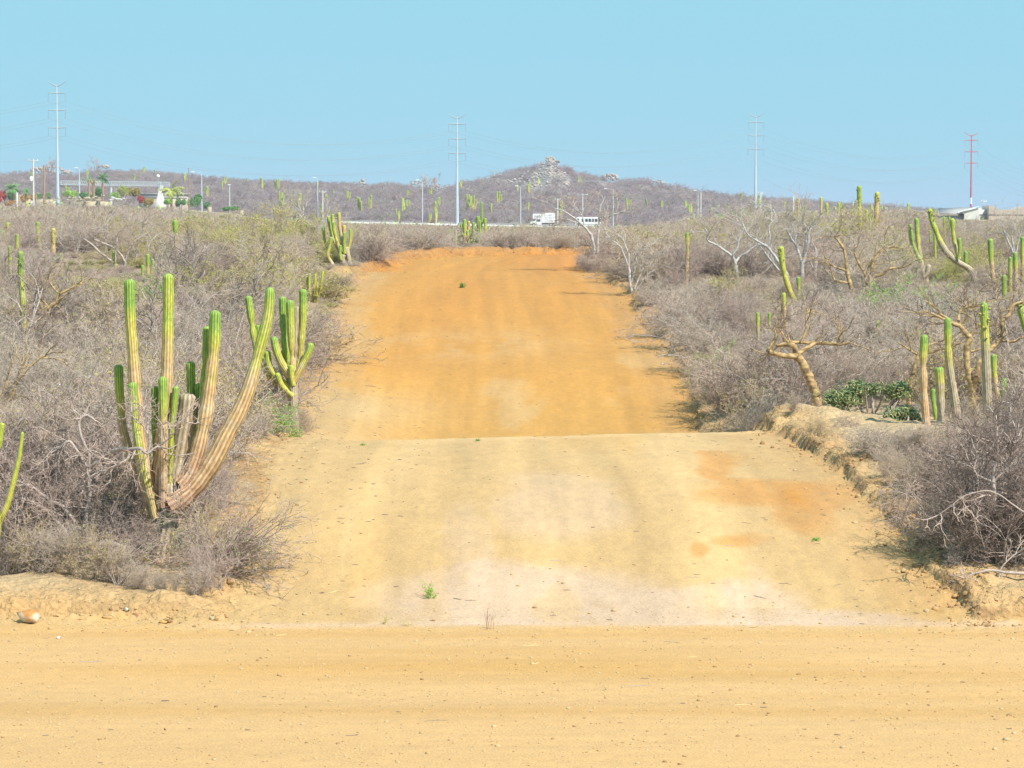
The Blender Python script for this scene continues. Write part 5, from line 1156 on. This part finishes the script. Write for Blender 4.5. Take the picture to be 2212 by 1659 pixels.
def cable(p, q, sag, r, label, grp, name='power_cable', n=26):
    t = np.linspace(0, 1, n)[:, None]; pts = p*(1-t)+q*t; pts[:, 2] -= (4*sag*t*(1-t))[:, 0]; loc = p.copy(); b = B(); b.tubes(pts-loc, np.full(n, r), 4, 0)
    o = b.build(name, 'cable'); o.location = loc; tag(o, label, 'cable', grp)
for (p, q, lab) in ((far_l, A1, 'left of the tallest pylon'), (A1, A2, 'between the tallest and the middle pylon'), (A2, A3, 'between the middle and the slender pylon'), (A3, A4, 'between the slender and the red pylon'), (A4, far_r, 'right of the red pylon')):
    for j in range(8):
        if j % 4 == 0: continue
        side = 'near side' if j < 4 else 'far side'; lv = ['', 'upper', 'middle', 'lower'][j % 4]
        cable(p[j], q[j], 7.0, .030, 'thin %s conductor on the %s span %s' % (lv, 'left arm' if j < 4 else 'right arm', lab), 'conductors '+lab)
def street_light(px, top, bot, d, label, arm=-14, group='street lights along the highway'):
    x = XW(px, d); z0 = T(x, d); zt = W(px, top, d)[2]; root = empty('street_light', (x, d, z0), label, 'street light', group); Hh = zt-z0
    b = B(); b.tubes(np.array([[0, 0, -.3], [0, 0, Hh*.5], [0, 0, Hh]]), [.17, .14, .10], 10, 0, cap=True); b.build('post', 'galv', root, smooth=True)
    a_ = arm*d/FP
    b = B(); b.tubes(np.array([[0, 0, Hh-.1], [a_*.5, 0, Hh+.2], [a_, 0, Hh+.3]]), [.06, .05, .05], 6, 0, cap=True); b.build('arm', 'galv', root)
    b = B(); b.box(a_-.45, a_+.3, -.15, .15, Hh+.2, Hh+.38, 0, .04); b.build('lamp_head', 'lamp', root)
street_light(912, 391, 487, 743, 'street light between the bend and the middle pylon', -10)
street_light(1124, 404, 491, 743, 'street light just left of the box truck', -8)
street_light(1324, 410, 470, 743, 'street light right of the minibus', -16)
street_light(686, 386, 462, 743, 'street light behind the pale bare tree', -6)
street_light(436, 374, 447, 690, 'pale street light with a long arm right of the gantry', -18)
street_light(496, 402, 455, 690, 'small lamp post above the left boundary wall', 0)
street_light(172, 365, 425, 690, 'lamp post between the tall pylon and the gantry post', -6)
street_light(1507, 414, 470, 760, 'street light at the right end of the highway', -6)
def utility(px, top, d, label, m='concrete', arm=1.0, tr=False, r=.16):
    x = XW(px, d); z0 = T(x, d); Hh = W(px, top, d)[2]-z0; root = empty('utility_pole', (x, d, z0), label, 'utility pole')
    b = B(); b.tubes(np.array([[0, 0, -.3], [0, 0, Hh]]), [r*1.2, r], 10, 0, cap=True); b.build('post', m, root)
    if arm:
        b = B(); b.box(-arm, arm, -.06, .06, Hh-.45, Hh-.3); ca = b.build('crossarm', 'concrete' if m != 'wood' else 'wood', root)
        for q in (-.9, 0, .9):
            b = B(); b.tubes(np.array([[q*arm, 0, Hh-.3], [q*arm, 0, Hh-.1], [q*arm, 0, Hh+.05]]), [.05, .08, .04], 8, 0, cap=True); b.build('insulator', 'lamp', ca)
    if tr:
        b = B(); zt = Hh-tr*d/FP; b.tubes(np.array([[-.45, -.1, zt-.9], [-.45, -.1, zt-.85], [-.45, -.1, zt], [-.45, -.1, zt+.06]]), [.26, .3, .3, .2], 14, 0, cap=True); b.build('transformer', 'lamp', root)
    return np.array([x, d, z0+Hh])
u1 = utility(73, 344, 600, 'pale concrete power pole with transformer at the far left', tr=38, arm=1.0)
utility(96, 357, 560, 'rusty brown pole between the power pole and tall pylon', m='wood', arm=0, r=.20)
utility(408, 363, 640, 'thin wooden pole left of the long armed street light', m='wood', arm=0, r=.10)
u2 = utility(1204, 429, 741, 'concrete power pole between box truck and minibus', arm=.7, r=.17)
u3 = utility(697, 412, 741, 'short concrete power pole beside the lamp behind the bare tree', arm=.9)
utility(1513, 416, 741, 'concrete power pole beside the right end street light', arm=0)
u4 = utility(1642, 415, 700, 'power pole with transformer right of the slender pylon', arm=.6, tr=24)
utility(1713, 422, 620, 'grey pole left of the orange skyline column', arm=0)
utility(1842, 434, 640, 'thin pale pole left of the tall knobby column', arm=0, r=.08)
utility(1258, 418, 860, 'faint power pole with crossarm on the hillside above the minibus', arm=1.6)
utility(37, 416, 560, 'short pale concrete post at the far left', arm=0, r=.22)
u5 = utility(2124, 432, 640, 'small antenna pole behind the white gable', arm=.6, r=.05)
cable(u1, u1+np.array([-60, -30, -1.0]), 1.5, .025, 'thin wire leaving the far left power pole leftwards', None)
cable(u1, W(172, 362, 690), 1.5, .025, 'thin wire from the far left power pole to the lamp post', None)
cable(u3, u2, 2.5, .02, 'low wire crossing before the hill to the pole between the vehicles', None)
s3 = W(1646, 386, 930); cable(s3, W(2100, 401, 1050), 9.0, .03, 'lower wire strung from the slender pylon to the red pylon', None)
cable(W(1312, 440, 741), u4, 2.5, .02, 'low wire before the hill right of the minibus', None)

# left compound
DC = 680.0
def cz(px, py, d=DC): return W(px, py, d)
def wall(px0, px1, t0, t1, bot, d, label, m='wall', posts=()):
    a = cz(px0, t0, d); c = cz(px1, t1, d); loc = np.array([a[0], d, T(a[0], d)]); root = empty('boundary_wall', loc, label, 'wall')
    b = B(); zb = cz(px0, bot, d)[2]-1.5
    V = [(a[0], d, zb), (c[0], d, zb), (c[0], d, c[2]), (a[0], d, a[2]), (a[0], d+.25, zb), (c[0], d+.25, zb), (c[0], d+.25, c[2]), (a[0], d+.25, a[2])]
    b.add(V, [(0, 1, 2, 3), (5, 4, 7, 6), (3, 2, 6, 7), (1, 5, 6, 2), (4, 0, 3, 7)]); at_origin(b, loc); b.build('panel', m, root)
    for pp, pt in posts:
        q = cz(pp, pt, d); b = B(); b.box(q[0]-.35, q[0]+.35, d-.25, d+.45, zb, q[2]); b.box(q[0]-.42, q[0]+.42, d-.32, d+.52, q[2], q[2]+.12); at_origin(b, loc); b.build('post', m, root)
wall(395, 522, 452, 463, 475, 640, 'long beige boundary wall with two square posts', 'wall', ((453, 446), (522, 453)))
wall(160, 240, 433, 436, 446, 645, 'cream wall piece below the gantry with one square post', 'wall', ((213, 428),))
wall(78, 120, 431, 431, 446, 646, 'cream wall piece left of the tall pylon')
wall(-60, 14, 443, 446, 452, 600, 'low pale wall at the extreme left edge', 'stucco')
wall(40, 72, 422, 424, 440, 660, 'reddish brick wall behind the far left palms', 'beige')
# white house in the compound
a = cz(300, 418, 700); c = cz(404, 424, 700); loc = np.array([(a[0]+c[0])/2, 700, T((a[0]+c[0])/2, 700)]); root = empty('white_shed', loc, 'long low white building with flat grey roof behind the red shrub', 'building')
x0, x1 = a[0]-loc[0], c[0]-loc[0]; zt = a[2]-loc[2]
b = B(); b.box(x0, x1, 0, 6, -1, zt-.3); b.build('wall', 'beige', root)
b = B(); b.box(x0-.3, x1+.3, -.35, 6.3, zt-.3, zt); b.build('roof', 'greyroof', root)
b = B(); b.box(x0, x1, -.06, -.01, zt-1.25, zt-.35); b.build('trim', 'stucco', root)
for q in (.82,):
    X = x0+(x1-x0)*q; b = B(); b.box(X-.5, X+.5, -.05, -.02, zt-2.4, zt-1.3); b.build('window', 'glass', root)
# sign gantry
DG_ = 672.0
g0 = cz(131, 391, DG_); g1 = cz(366, 394, DG_); loc = np.array([g0[0], DG_, T(g0[0], DG_)]); root = empty('road_gantry', loc, 'long silver lattice gantry on two posts in the left compound', 'gantry')
hh = 8.5*DG_/FP; b = B(); N = 52; tt = np.linspace(0, 1, N+1)
def gp(t, lvl): return np.array([g0[0]+(g1[0]-g0[0])*t, DG_, g0[2]+(g1[2]-g0[2])*t-(hh if lvl else 0)])-loc
for lvl in (0, 1):
    for dy in (0, .8): b.tubes(np.array([gp(0, lvl)+[0, dy, 0], gp(1, lvl)+[0, dy, 0]]), [.075, .075], 6, 0, cap=True)
for i in range(N): b.tubes(np.array([gp(tt[i], 0), gp(tt[i+1], 1)]), [.07, .07], 4, 0); b.tubes(np.array([gp(tt[i], 0)+[0, .8, 0], gp(tt[i], 1)+[0, .8, 0]]), [.035, .035], 4, 0)
for t_ in (0, 1): b.tubes(np.array([gp(t_, 0), gp(t_, 1)]), [.08, .08], 6, 0)
b.build('truss', 'galv', root)
for pp in (239, 345):
    q = cz(pp, 393, DG_); b = B(); X = q[0]-loc[0]; b.tubes(np.array([[X, .4, T(q[0], DG_)-loc[2]-.5], [X, .4, q[2]-loc[2]]]), [.30, .26], 12, 0, cap=True); b.build('post', 'galv', root, smooth=True)
# round white beacon and the small white tower
x = XW(342, 690); z0 = T(x, 690); zt = W(342, 381, 690)[2]; root = empty('globe_lamp', (x, 690, z0), 'white globe on a thin mast above the gantry', 'lamp')
b = B(); b.tubes(np.array([[0, 0, 0], [0, 0, zt-z0]]), [.06, .05], 8, 0, cap=True); b.build('mast', 'galv', root)
b = B(); v, f = ico2(); b.add(v*.42+np.array([0, 0, zt-z0]), f); b.build('globe', 'lamp', root, smooth=True)
q = cz(345, 428, 668); x = q[0]; root = empty('white_tower', (x, 668, q[2]), 'small white A shaped tower with a box on top', 'tower')
mp = 668/FP
b = B(); b.add([(-12*mp, 0, -2), (12*mp, 0, -2), (4*mp, 0, 16*mp), (-2*mp, 0, 16*mp), (-12*mp, 1, -2), (12*mp, 1, -2), (4*mp, 1, 16*mp), (-2*mp, 1, 16*mp)], [(0, 1, 2, 3), (5, 4, 7, 6), (0, 3, 7, 4), (1, 5, 6, 2), (3, 2, 6, 7)]); b.build('base', 'stucco', root)
b = B(); b.box(0, 6.5*mp, -.1, .9, 18*mp, 27*mp, 0, .05); b.build('box', 'stucco', root)
b = B(); b.box(.8*mp, 3*mp, .2, .6, 15.8*mp, 18.2*mp); b.build('neck', 'galv', root)
# palms and garden plants
def palm(px, top, d, crown, label, seed, dead=False, n=26):
    rg = np.random.default_rng(seed); x = XW(px, d); z0 = T(x, d); Hh = W(px, top, d)[2]-z0; root = empty('palm_tree', (x, d, z0), label, 'palm tree')
    b = B(); zs = np.linspace(-.3, Hh, 14); b.tubes(np.stack([np.sin(zs*.3)*.08, zs*0, zs], 1), .26+.03*(np.arange(14) % 2), 8, 0, cap=True); b.build('trunk', 'wood', root)
    fb = B()
    for i in range(n):
        a_ = rg.uniform(0, 6.28); e = rg.uniform(-.5, 1.3); D = np.array([[math.cos(a_)*math.cos(e), math.sin(a_)*math.cos(e), math.sin(e)]])
        r = grow(rg, np.array([[0, 0, Hh]]), D, np.array([crown*rg.uniform(.8, 1.2)]), 8, .03, -.16)[0]
        side = unit(np.cross(r[-1]-r[0], [0, 0, 1.0])); wv = np.array([.02, .12, .2, .22, .2, .15, .08, .01])*crown*.8
        for k in range(1, 8):
            for s_ in (-1, 1):
                c = (r[k-1]+r[k])/2; tip = c+side*s_*wv[k-1]*1.5+(r[k]-r[k-1])*.6+np.array([0, 0, -.1*crown]); fb.add([r[k-1], r[k], tip], [(0, 1, 2)])
    fb.build('crown', 'straw' if dead else ('yleaf' if crown > 2.5 else 'dleaf'), root)
palm(222, 385, 655, 1.9, 'tallest green palm beside the gantry post', 1)
palm(192, 388, 650, 1.5, 'thin crowned palm left of the tallest palm', 2, n=12)
palm(202, 392, 652, 1.3, 'palm with a hanging brown skirt beside the tallest palm', 3, True, 14)
palm(370, 412, 660, 3.0, 'palm with long spiky fronds right of the white tower', 4)
palm(28, 408, 600, 2.0, 'bushy green palm at the far left', 5)
palm(56, 410, 610, 1.4, 'small palm between the far left pole and the brown pole', 6, n=16)
def bush(name, px, top, bot, wpx, d, leafm, label, seed, n=1800):
    rg = np.random.default_rng(seed); x = XW(px, d); zb = W(px, bot, d)[2]; zt = W(px, top, d)[2]; wd = wpx*d/FP/2; Hh = zt-zb; b = B()
    m = 5; cs = np.stack([rg.uniform(-.7, .7, m)*wd, rg.uniform(-.5, .5, m)*wd, rg.uniform(.3, .7, m)*Hh], 1)
    pi = rg.integers(0, m, n); c = cs[pi]+unit(rg.normal(size=(n, 3)))*(rg.uniform(.4, 1, (n, 1)))*np.array([wd*.5, wd*.5, Hh*.38])
    a_ = unit(rg.normal(size=(n, 3)))*.16; bb = unit(rg.normal(size=(n, 3)))*.12
    b.add(np.stack([c-a_, c+bb, c+a_, c-bb], 1).reshape(-1, 3), np.arange(4*n).reshape(n, 4), 1)
    zg = T(x, d)-zb
    for k in range(m): b.tubes(sample([np.array([0, 0, min(zg, -.2)]), cs[k]*.5, cs[k]], .4), np.linspace(.06, .02, len(sample([np.array([0, 0, min(zg, -.2)]), cs[k]*.5, cs[k]], .4))), 5, 0)
    o = b.build(name, ['bark', leafm]); o.location = (x, d, zb); tag(o, label, 'shrub')
for a in (('red_shrub', 4, 413, 442, 18, 600, 'rleaf', 'red flowering shrub at the extreme left edge'), ('garden_shrub', 22, 415, 440, 26, 605, 'dleaf', 'dark green shrub beside the red flowering one'),
          ('garden_shrub', 60, 420, 440, 36, 620, 'oleaf', 'orange brown hedge left of the far left pole'), ('garden_shrub', 30, 432, 446, 34, 598, 'oleaf', 'low tan hedge under the far left palm'),
          ('garden_shrub', 85, 420, 432, 18, 650, 'dleaf', 'small green shrub right of the far left pole'), ('garden_shrub', 105, 415, 432, 16, 650, 'dleaf', 'green shrub just left of the tall pylon'),
          ('garden_shrub', 150, 412, 430, 40, 660, 'gleaf', 'green hedge behind the cream wall right of the tall pylon'), ('garden_shrub', 185, 416, 430, 26, 662, 'dleaf', 'green shrub under the palms'),
          ('garden_shrub', 212, 405, 432, 18, 664, 'dleaf', 'dark shrub at the foot of the tallest palm'), ('garden_shrub', 262, 402, 428, 40, 664, 'yleaf', 'yellow green shrub under the gantry, left one'),
          ('garden_shrub', 290, 404, 430, 26, 666, 'oleaf', 'yellow orange shrub under the gantry, right one'), ('garden_shrub', 250, 416, 432, 22, 660, 'gleaf', 'bright green shrub right of the gantry post'),
          ('red_shrub', 302, 424, 442, 24, 655, 'rleaf', 'red flowering shrub before the white building'), ('garden_shrub', 425, 420, 447, 36, 650, 'dleaf', 'dense green shrub at the corner of the boundary wall'),
          ('garden_shrub', 446, 436, 450, 16, 648, 'dleaf', 'green shrub behind the first wall post'), ('garden_shrub', 498, 445, 456, 34, 648, 'dleaf', 'green shrub behind the right end of the boundary wall'),
          ('garden_shrub', 322, 427, 446, 26, 650, 'oleaf', 'tan garden shrub before the left half of the white building'), ('garden_shrub', 390, 430, 447, 22, 650, 'dleaf', 'dark garden shrub before the right end of the white building'), ('garden_shrub', 362, 430, 442, 20, 655, 'gleaf', 'small green shrub by the white tower')): bush(*a, seed=hash(a[7]) % 1000 if False else len(a[7]))
def stones(name, label, px, py, d, n, rp, seed, m='stone', spread=(20, 4)):
    rg = np.random.default_rng(seed); b = B(); c0 = W(px, py, d)
    o = empty(name, c0, label, 'rocks')
    for _ in range(n):
        b = B(); blob_mesh(b, W(px+rg.normal()*spread[0], py+rg.normal()*spread[1], d+rg.normal())-c0, rg.uniform(*rp)*d/FP, None, rg, sc3=(1.4, 1, .7)); b.build('rock', m, o)
stones('pale_rocks', 'heap of whitish rocks along the wall under the gantry', 175, 430, 643, 46, (1.5, 3.5), 3, 'wall', (24, 2.5))
stones('pale_rocks', 'bright white rocks right of the gantry post', 252, 430, 640, 16, (1.5, 4), 4, 'stucco', (7, 2.0))
# right house
DR = 430.0
c0 = W(2140, 470, DR); loc = np.array([c0[0], DR, T(c0[0], DR)]); root = empty('white_house', loc, 'white gabled house with beige parapet terrace on the right horizon', 'house')
def hp(px, py): q = W(px, py, DR)-loc; return (q[0], q[2])
b = B(); pr = [hp(2082, 482), hp(2118, 482), hp(2118, 447), hp(2070, 460), hp(2082, 463)]; b.prism([pr[0], pr[1], hp(2112, 449), hp(2074, 459), hp(2082, 463)], 0, 6, 0); b.build('gable_wall', 'stucco', root)
b = B(); p0, p1 = hp(2068, 459.5), hp(2112, 446.5); q0, q1 = hp(2068, 457.5), hp(2117, 444.5); b.prism([p0, p1, q1, q0], -.35, .1, 0); b.build('roof_edge', 'whitep', root)
b = B(); a0, a1 = hp(2030, 460), hp(2106, 448); V = [(hp(2030, 459)[0], .12, hp(2030, 461)[1]), (hp(2075, 459)[0], .12, hp(2070, 461)[1]), (hp(2112, 447)[0], 6.5, hp(2112, 446.6)[1]), (hp(2040, 449)[0], 6.5, hp(2040, 450)[1])]
V2 = [(a_, b__, c_-.15) for a_, b__, c_ in V]; b.add(V+V2, [(0, 1, 2, 3), (7, 6, 5, 4), (0, 4, 5, 1), (3, 2, 6, 7), (1, 5, 6, 2), (0, 3, 7, 4)]); b.build('roof', 'greyroof', root)
b = B(); x0, z0 = hp(2030, 462); x1, _ = hp(2083, 462); b.box(x0+.4, x1, .5, 5, hp(0, 484)[1], z0-.25); b.build('porch', 'greyroof', root)
b = B(); x0, z1 = hp(2112, 453); x1, zb_ = hp(2134, 484); b.box(x0, x1, 1.2, 6, zb_, hp(0, 453)[1]); b.build('wall', 'stucco', root)
b = B(); b.box(x0, x1, 1.1, 1.18, hp(0, 464)[1], hp(0, 463)[1]+.02); b.build('ledge', 'greyroof', root)
b = B(); b.prism([hp(2134, 484), hp(2214, 484), hp(2214, 448), hp(2209, 447), hp(2196, 451), hp(2192, 454), hp(2156, 453), hp(2148, 449), hp(2140, 444), hp(2134, 444)], -.4, 5.5, 0); bw = b.build('terrace_wall', 'beige', root)
b = B(); x0 = hp(2134, 0)[0]; x1 = hp(2214, 0)[0]; b.box(x0, x1, -.5, -.4, hp(0, 464)[1], hp(0, 463)[1]); b.build('ledge', 'greyroof', bw)
b = B(); x0 = hp(2115, 0)[0]; x1 = hp(2128, 0)[0]; b.box(x0, x1, 2, 4, hp(0, 453)[1], hp(0, 449)[1]); b.build('roof_box', 'stucco', root)

# ------------------------------------------------------------------ things on the track
def rock(name, label, px, py, wpx, hpx, seed, ca, cb):
    rg = np.random.default_rng(seed); p = onground(px, py); d = p[1]; v, f = ico2(); v = v*np.array([wpx*d/FP/2, wpx*d/FP*.36, hpx*d/FP/2])
    for dd in unit(rg.normal(size=(8, 3))):
        h = v@dd; m = np.abs(h).max()*.75; v = v-np.clip(h-m, 0, None)[:, None]*dd
    v = v+rg.normal(size=v.shape)*.008; col = np.where((vn(v[:, 0]*9+seed, v[:, 2]*14) > .55)[:, None], cb, ca)
    b = B(); b.add(v, f, 0, col); o = b.build(name, 'orange_rock'); o.location = p+np.array([0, 0, hpx*d/FP*.30]); tag(o, label, 'rock')
rock('rock', 'large orange rock with a white face on the near left bank', 56, 1343, 62, 34, 3, (.44, .20, .06), (.62, .55, .42))
rock('rock', 'small upright yellow stone at the foot of the left thicket', 452, 1338, 12, 15, 4, (.46, .34, .15), (.5, .42, .26))
rock('rock', 'pale stone left of the small upright yellow stone', 266, 1322, 16, 10, 5, (.5, .44, .34), (.42, .34, .24))
rock('rock', 'crumbly orange stone on the bank in front of the thicket', 346, 1346, 22, 8, 6, (.47, .27, .09), (.48, .4, .26))
rock('rock', 'orange stone near the left bank beside the white dust', 225, 1336, 34, 9, 8, (.45, .26, .10), (.46, .37, .22))
rock('rock', 'white pebble alone on the left part of the crossing road', 118, 1380, 10, 8, 7, (.6, .56, .5), (.5, .46, .4))
# a few sticks and pods lying about
def stick(i, px, py, w_, ang, m, label, thick=.9):
    rg = np.random.default_rng(500+i); p = onground(px, py, 24, 110 if py < 900 else 60); d = p[1]; L_ = w_*d/FP; n = 6; t = np.linspace(-.5, .5, n)
    pt = np.stack([t*L_*math.cos(ang), t*L_*math.sin(ang)*3, t*0], 1)+rg.normal(size=(n, 3))*L_*.03; pt[:, 2] = terrain(pt[:, 0]+p[0], pt[:, 1]+p[1])-p[2]+thick*d/FP*.5
    b = B(); r = thick*d/FP; b.tubes(pt, np.array([.6, 1, 1, .9, .7, .3])*r, 6, 0, cap=True)
    q = pt[2:4].mean(0); b.tubes(np.array([q, q+np.array([L_*.12, L_*.2, r*1.2]), q+np.array([L_*.2, L_*.3, r*1.0])]), [r*.6, r*.4, r*.2], 4, 0)
    o = b.build('stick', m); o.location = p; tag(o, label, 'stick')
ST = [(940, 1558, 54, .1, 'dark', 'dark twig on the crossing road left of centre'), (1385, 1482, 52, .02, 'bark', 'straight grey stick on the crossing road right of centre'), (755, 1590, 26, -.05, 'dark', 'short brown stick near the bottom centre left'),
      (1455, 1388, 36, -.3, 'tan', 'golden brown bark strip just inside the crossing road'), (1645, 1292, 26, -.3, 'dark', 'dark bent twig on the pinkish dust'), (1815, 1264, 14, .3, 'dark', 'small dark twig right of the green tuft'),
      (1200, 1211, 30, .02, 'bark', 'thin grey stick in the middle of the near slope'), (1500, 1248, 34, 0, 'bark', 'faint thin stick left of the dark bent twig'), (1225, 1275, 18, -.1, 'dark', 'small dark twig above the pinkish dust centre'),
      (605, 1373, 26, .2, 'straw', 'yellow seed pod on the white dust line'), (1150, 1395, 42, 0, 'straw', 'long pale straw on the crossing road edge'), (1160, 1434, 12, .2, 'straw', 'short yellow straw on the crossing road'),
      (495, 1362, 12, 0, 'dark', 'dark chip left of the yellow seed pod'), (190, 1430, 60, -.05, 'bark', 'long thin twig on the left of the crossing road'), (720, 1280, 22, .3, 'straw', 'pale yellow leaf on the left side of the slope'),
      (800, 835, 24, 0, 'dark', 'dark stick on the left shoulder of the upper track'), (1015, 1298, 26, 0, 'dark', 'row of dark debris right of the green seedling'), (980, 1318, 26, .1, 'bark', 'grey twig below the green seedling'),
      (1500, 1420, 20, 0, 'straw', 'short straw near the golden bark strip'), (1580, 1180, 20, .05, 'bark', 'thin twig below the orange patch'), (1610, 1523, 40, .02, 'straw', 'faint straw on the lower right of the crossing road'),
      (1700, 1262, 30, -.1, 'dark', 'thin dark twig left of the small dark twig'), (1195, 1330, 14, 0, 'dark', 'tiny dark chip on the pinkish dust')]
for i, s in enumerate(ST): stick(i, *s)
def seedling(name, label, px, py, hpx, wpx, seed, mats, leaf, kw, lo=24, hi=60):
    p = onground(px, py, lo, hi); d = p[1]; H = hpx*d/FP; b = shrub_mesh(seed, None, leaf=leaf, **kw); o = b.build(name, mats); o.location = p; W_ = wpx/hpx
    o.scale = (H*W_, H*W_, H); tag(o, label, 'plant')
seedling('seedling', 'small green seedling on the left of the near slope', 928, 1292, 36, 26, 61, ['tan', 'gleaf', 'gleaf'], 500, dict(H=1, spread=1.0, stems=7, br=(4, 3), r0=.02, r1=.012, lsize=.05))
seedling('dry_seedling', 'leafless reddish seedling at the near edge of the slope', 1059, 1360, 60, 38, 62, ['wood', 'wood', 'yleaf'], 0, dict(H=1, spread=.45, stems=5, br=(2,), r0=.016, r1=.008, wob=.08))
seedling('grass_tuft', 'dark green tuft alone in the middle of the upper track', 995, 622, 12, 12, 63, ['dleaf', 'dleaf', 'dleaf'], 400, dict(H=1, spread=.8, stems=14, br=(4, 3), r0=.03, r1=.02, lsize=.08), 90, 125)
seedling('grass_tuft', 'yellow green grass tuft at the near edge left of the dry seedling', 828, 1350, 24, 20, 64, ['straw', 'yleaf', 'yleaf'], 120, dict(H=1, spread=.7, stems=12, br=(3,), r0=.02, r1=.015, lsize=.05))
seedling('grass_tuft', 'flat green tuft right of centre on the near slope', 1762, 1168, 9, 16, 65, ['dleaf', 'gleaf', 'gleaf'], 200, dict(H=1, spread=1.1, stems=12, br=(4,), r0=.03, r1=.02, lsize=.08))
seedling('grass_tuft', 'tiny dark green tuft on the crest line left of centre', 1032, 953, 6, 14, 66, ['dleaf', 'dleaf', 'dleaf'], 200, dict(H=1, spread=1.1, stems=12, br=(4,), r0=.03, r1=.02, lsize=.08))
seedling('grass_tuft', 'tiny grey green tuft below the crest line on the left', 780, 962, 6, 16, 67, ['dleaf', 'gleaf', 'gleaf'], 100, dict(H=1, spread=1.1, stems=10, br=(4,), r0=.03, r1=.02, lsize=.08))
seedling('grass_tuft', 'faint yellow grass tuft right of the yellow green one', 880, 1352, 12, 26, 68, ['straw', 'yleaf', 'yleaf'], 60, dict(H=1, spread=1.0, stems=12, br=(3,), r0=.02, r1=.015, lsize=.05))
# soil clods broken off the banks
rg = np.random.default_rng(98); b = B(); v, f = ico(); n = 34000
gy = 39+101*rg.random(n)**1.5; gx = rg.uniform(-.17, .17, n)*gy; o_, _, _ = o_dist(gx, gy)
keep = (o_ > -.45) & (o_ < .55) & (rg.random(n) < np.where(gx > 0, 1, .3)*np.where(np.abs(o_) < .2, 1, .3)); gx, gy, o_ = gx[keep], gy[keep], o_[keep]; n = len(gx)
r = np.minimum(rg.gamma(2.0, .009, n)+.006, .07)*np.where(gx > 0, 1, .75)
V = v[None]*r[:, None, None]*(1+rg.normal(size=(n, 12, 1))*.28)*np.array([1.15, 1, .8]); V = V+np.stack([gx, gy, terrain(gx, gy)+r*.2], 1)[:, None]
k_ = rg.random((n, 1)); far_o = ss(100, 125, gy)[:, None]
base = np.where(k_ < .35, c_clod*1.0, np.where(k_ < .6, c_clod*1.45, c_pale*.95))*(1-far_o)+c_ber*far_o*(.7+.5*k_)
b.add(V.reshape(-1, 3), (f[None]+12*np.arange(n)[:, None, None]).reshape(-1, 3), 0, base[:, None].repeat(12, 1).reshape(-1, 3))
print('clods', n)
tag(b.build('soil_clods', 'orange_rock'), 'crumbled soil clods along the cut banks of the track', 'soil clods', None, 'stuff')
# dry plant litter on the track
rg = np.random.default_rng(97); b = B(); n = 5200; gy = 28+108*rg.random(n)**1.3; gx = rg.uniform(-.19, .19, n)*gy; o_, _, _ = o_dist(gx, gy)
dens = np.where(gy < 39, .07, np.where(gx < -1.5, .9, .35))*np.where(np.abs(o_+1) < 1.2, 1.4, 1); keep = (o_ < .2) & (rg.random(n) < dens*.8); gx, gy = gx[keep], gy[keep]; n = len(gx)
ln = rg.gamma(2.0, .02, n)+.015; aa = rg.normal(size=n)*.6; tt = np.linspace(-.5, .5, 4)
px_ = gx[:, None]+ln[:, None]*np.cos(aa)[:, None]*tt; py_ = gy[:, None]+ln[:, None]*np.sin(aa)[:, None]*tt
pz_ = terrain(px_.reshape(-1), py_.reshape(-1)).reshape(n, 4)+.004+.006*rg.random((n, 1))
b.tubes(np.stack([px_, py_, pz_], -1), np.array([.003, .004, .004, .002])[None]*rg.uniform(.6, 1.8, (n, 1)), 4, 0)
tag(b.build('plant_litter', 'dark'), 'small dry twigs and leaf litter blown over the track', 'litter', None, 'stuff')
# gravel: nobody could count it
rg = np.random.default_rng(99); b = B(); v, f = ico(); n = 14000
gy = np.concatenate([rg.uniform(27, 40, n//2), rg.uniform(39, 62, n//4), rg.uniform(60, 138, n-n//2-n//4)]); gx = rg.uniform(-.2, .2, n)*gy
o_, _, _ = o_dist(gx, gy); keep = (o_ < .9) & ((rg.random(n) < .35) | (np.abs(o_) < 1.3) | (gy < 40)); gx, gy = gx[keep], gy[keep]; n = len(gx)
o_, _, _ = o_dist(gx, gy); big = np.where(np.abs(o_) < .9, 1.8, 1.0); r = rg.gamma(2.0, .0028, n)*big+.003; r = np.minimum(r, .06)
V = v[None]*r[:, None, None]*(1+rg.normal(size=(n, 12, 1))*.2)*np.array([1.2, 1, .7]); V = V+np.stack([gx, gy, terrain(gx, gy)+r*.15], 1)[:, None]
base = np.where(rg.random((n, 1)) < .4, np.array([.50, .36, .19]), np.where(rg.random((n, 1)) < .22, np.array([.33, .19, .08]), np.array([.47, .31, .14])))
b.add(V.reshape(-1, 3), (f[None]+12*np.arange(n)[:, None, None]).reshape(-1, 3), 0, base[:, None].repeat(12, 1).reshape(-1, 3))
tag(b.build('gravel', 'orange_rock'), 'loose pebbles and soil clods strewn over the track and its banks', 'gravel', None, 'stuff')

# ------------------------------------------------------------------ haze
b = B(); b.box(-3000, 3000, -40, 4600, float(ZZ.min())-1.5, 48); hz = b.build('haze', 'stucco'); hz.data.materials.clear()
hm = bpy.data.materials.new('haze'); hm.use_nodes = True; hn = hm.node_tree; hn.nodes.clear(); pv = hn.nodes.new('ShaderNodeVolumePrincipled'); ho = hn.nodes.new('ShaderNodeOutputMaterial')
pv.inputs['Color'].default_value = (.80, .80, 1.0, 1); pv.inputs['Density'].default_value = .00018; pv.inputs['Anisotropy'].default_value = 0.0
hn.links.new(pv.outputs[0], ho.inputs['Volume']); hz.data.materials.append(hm)
tag(hz, 'thin pale air haze over the whole plain', 'haze', None, 'stuff')
sc.cycles.volume_bounces = 0
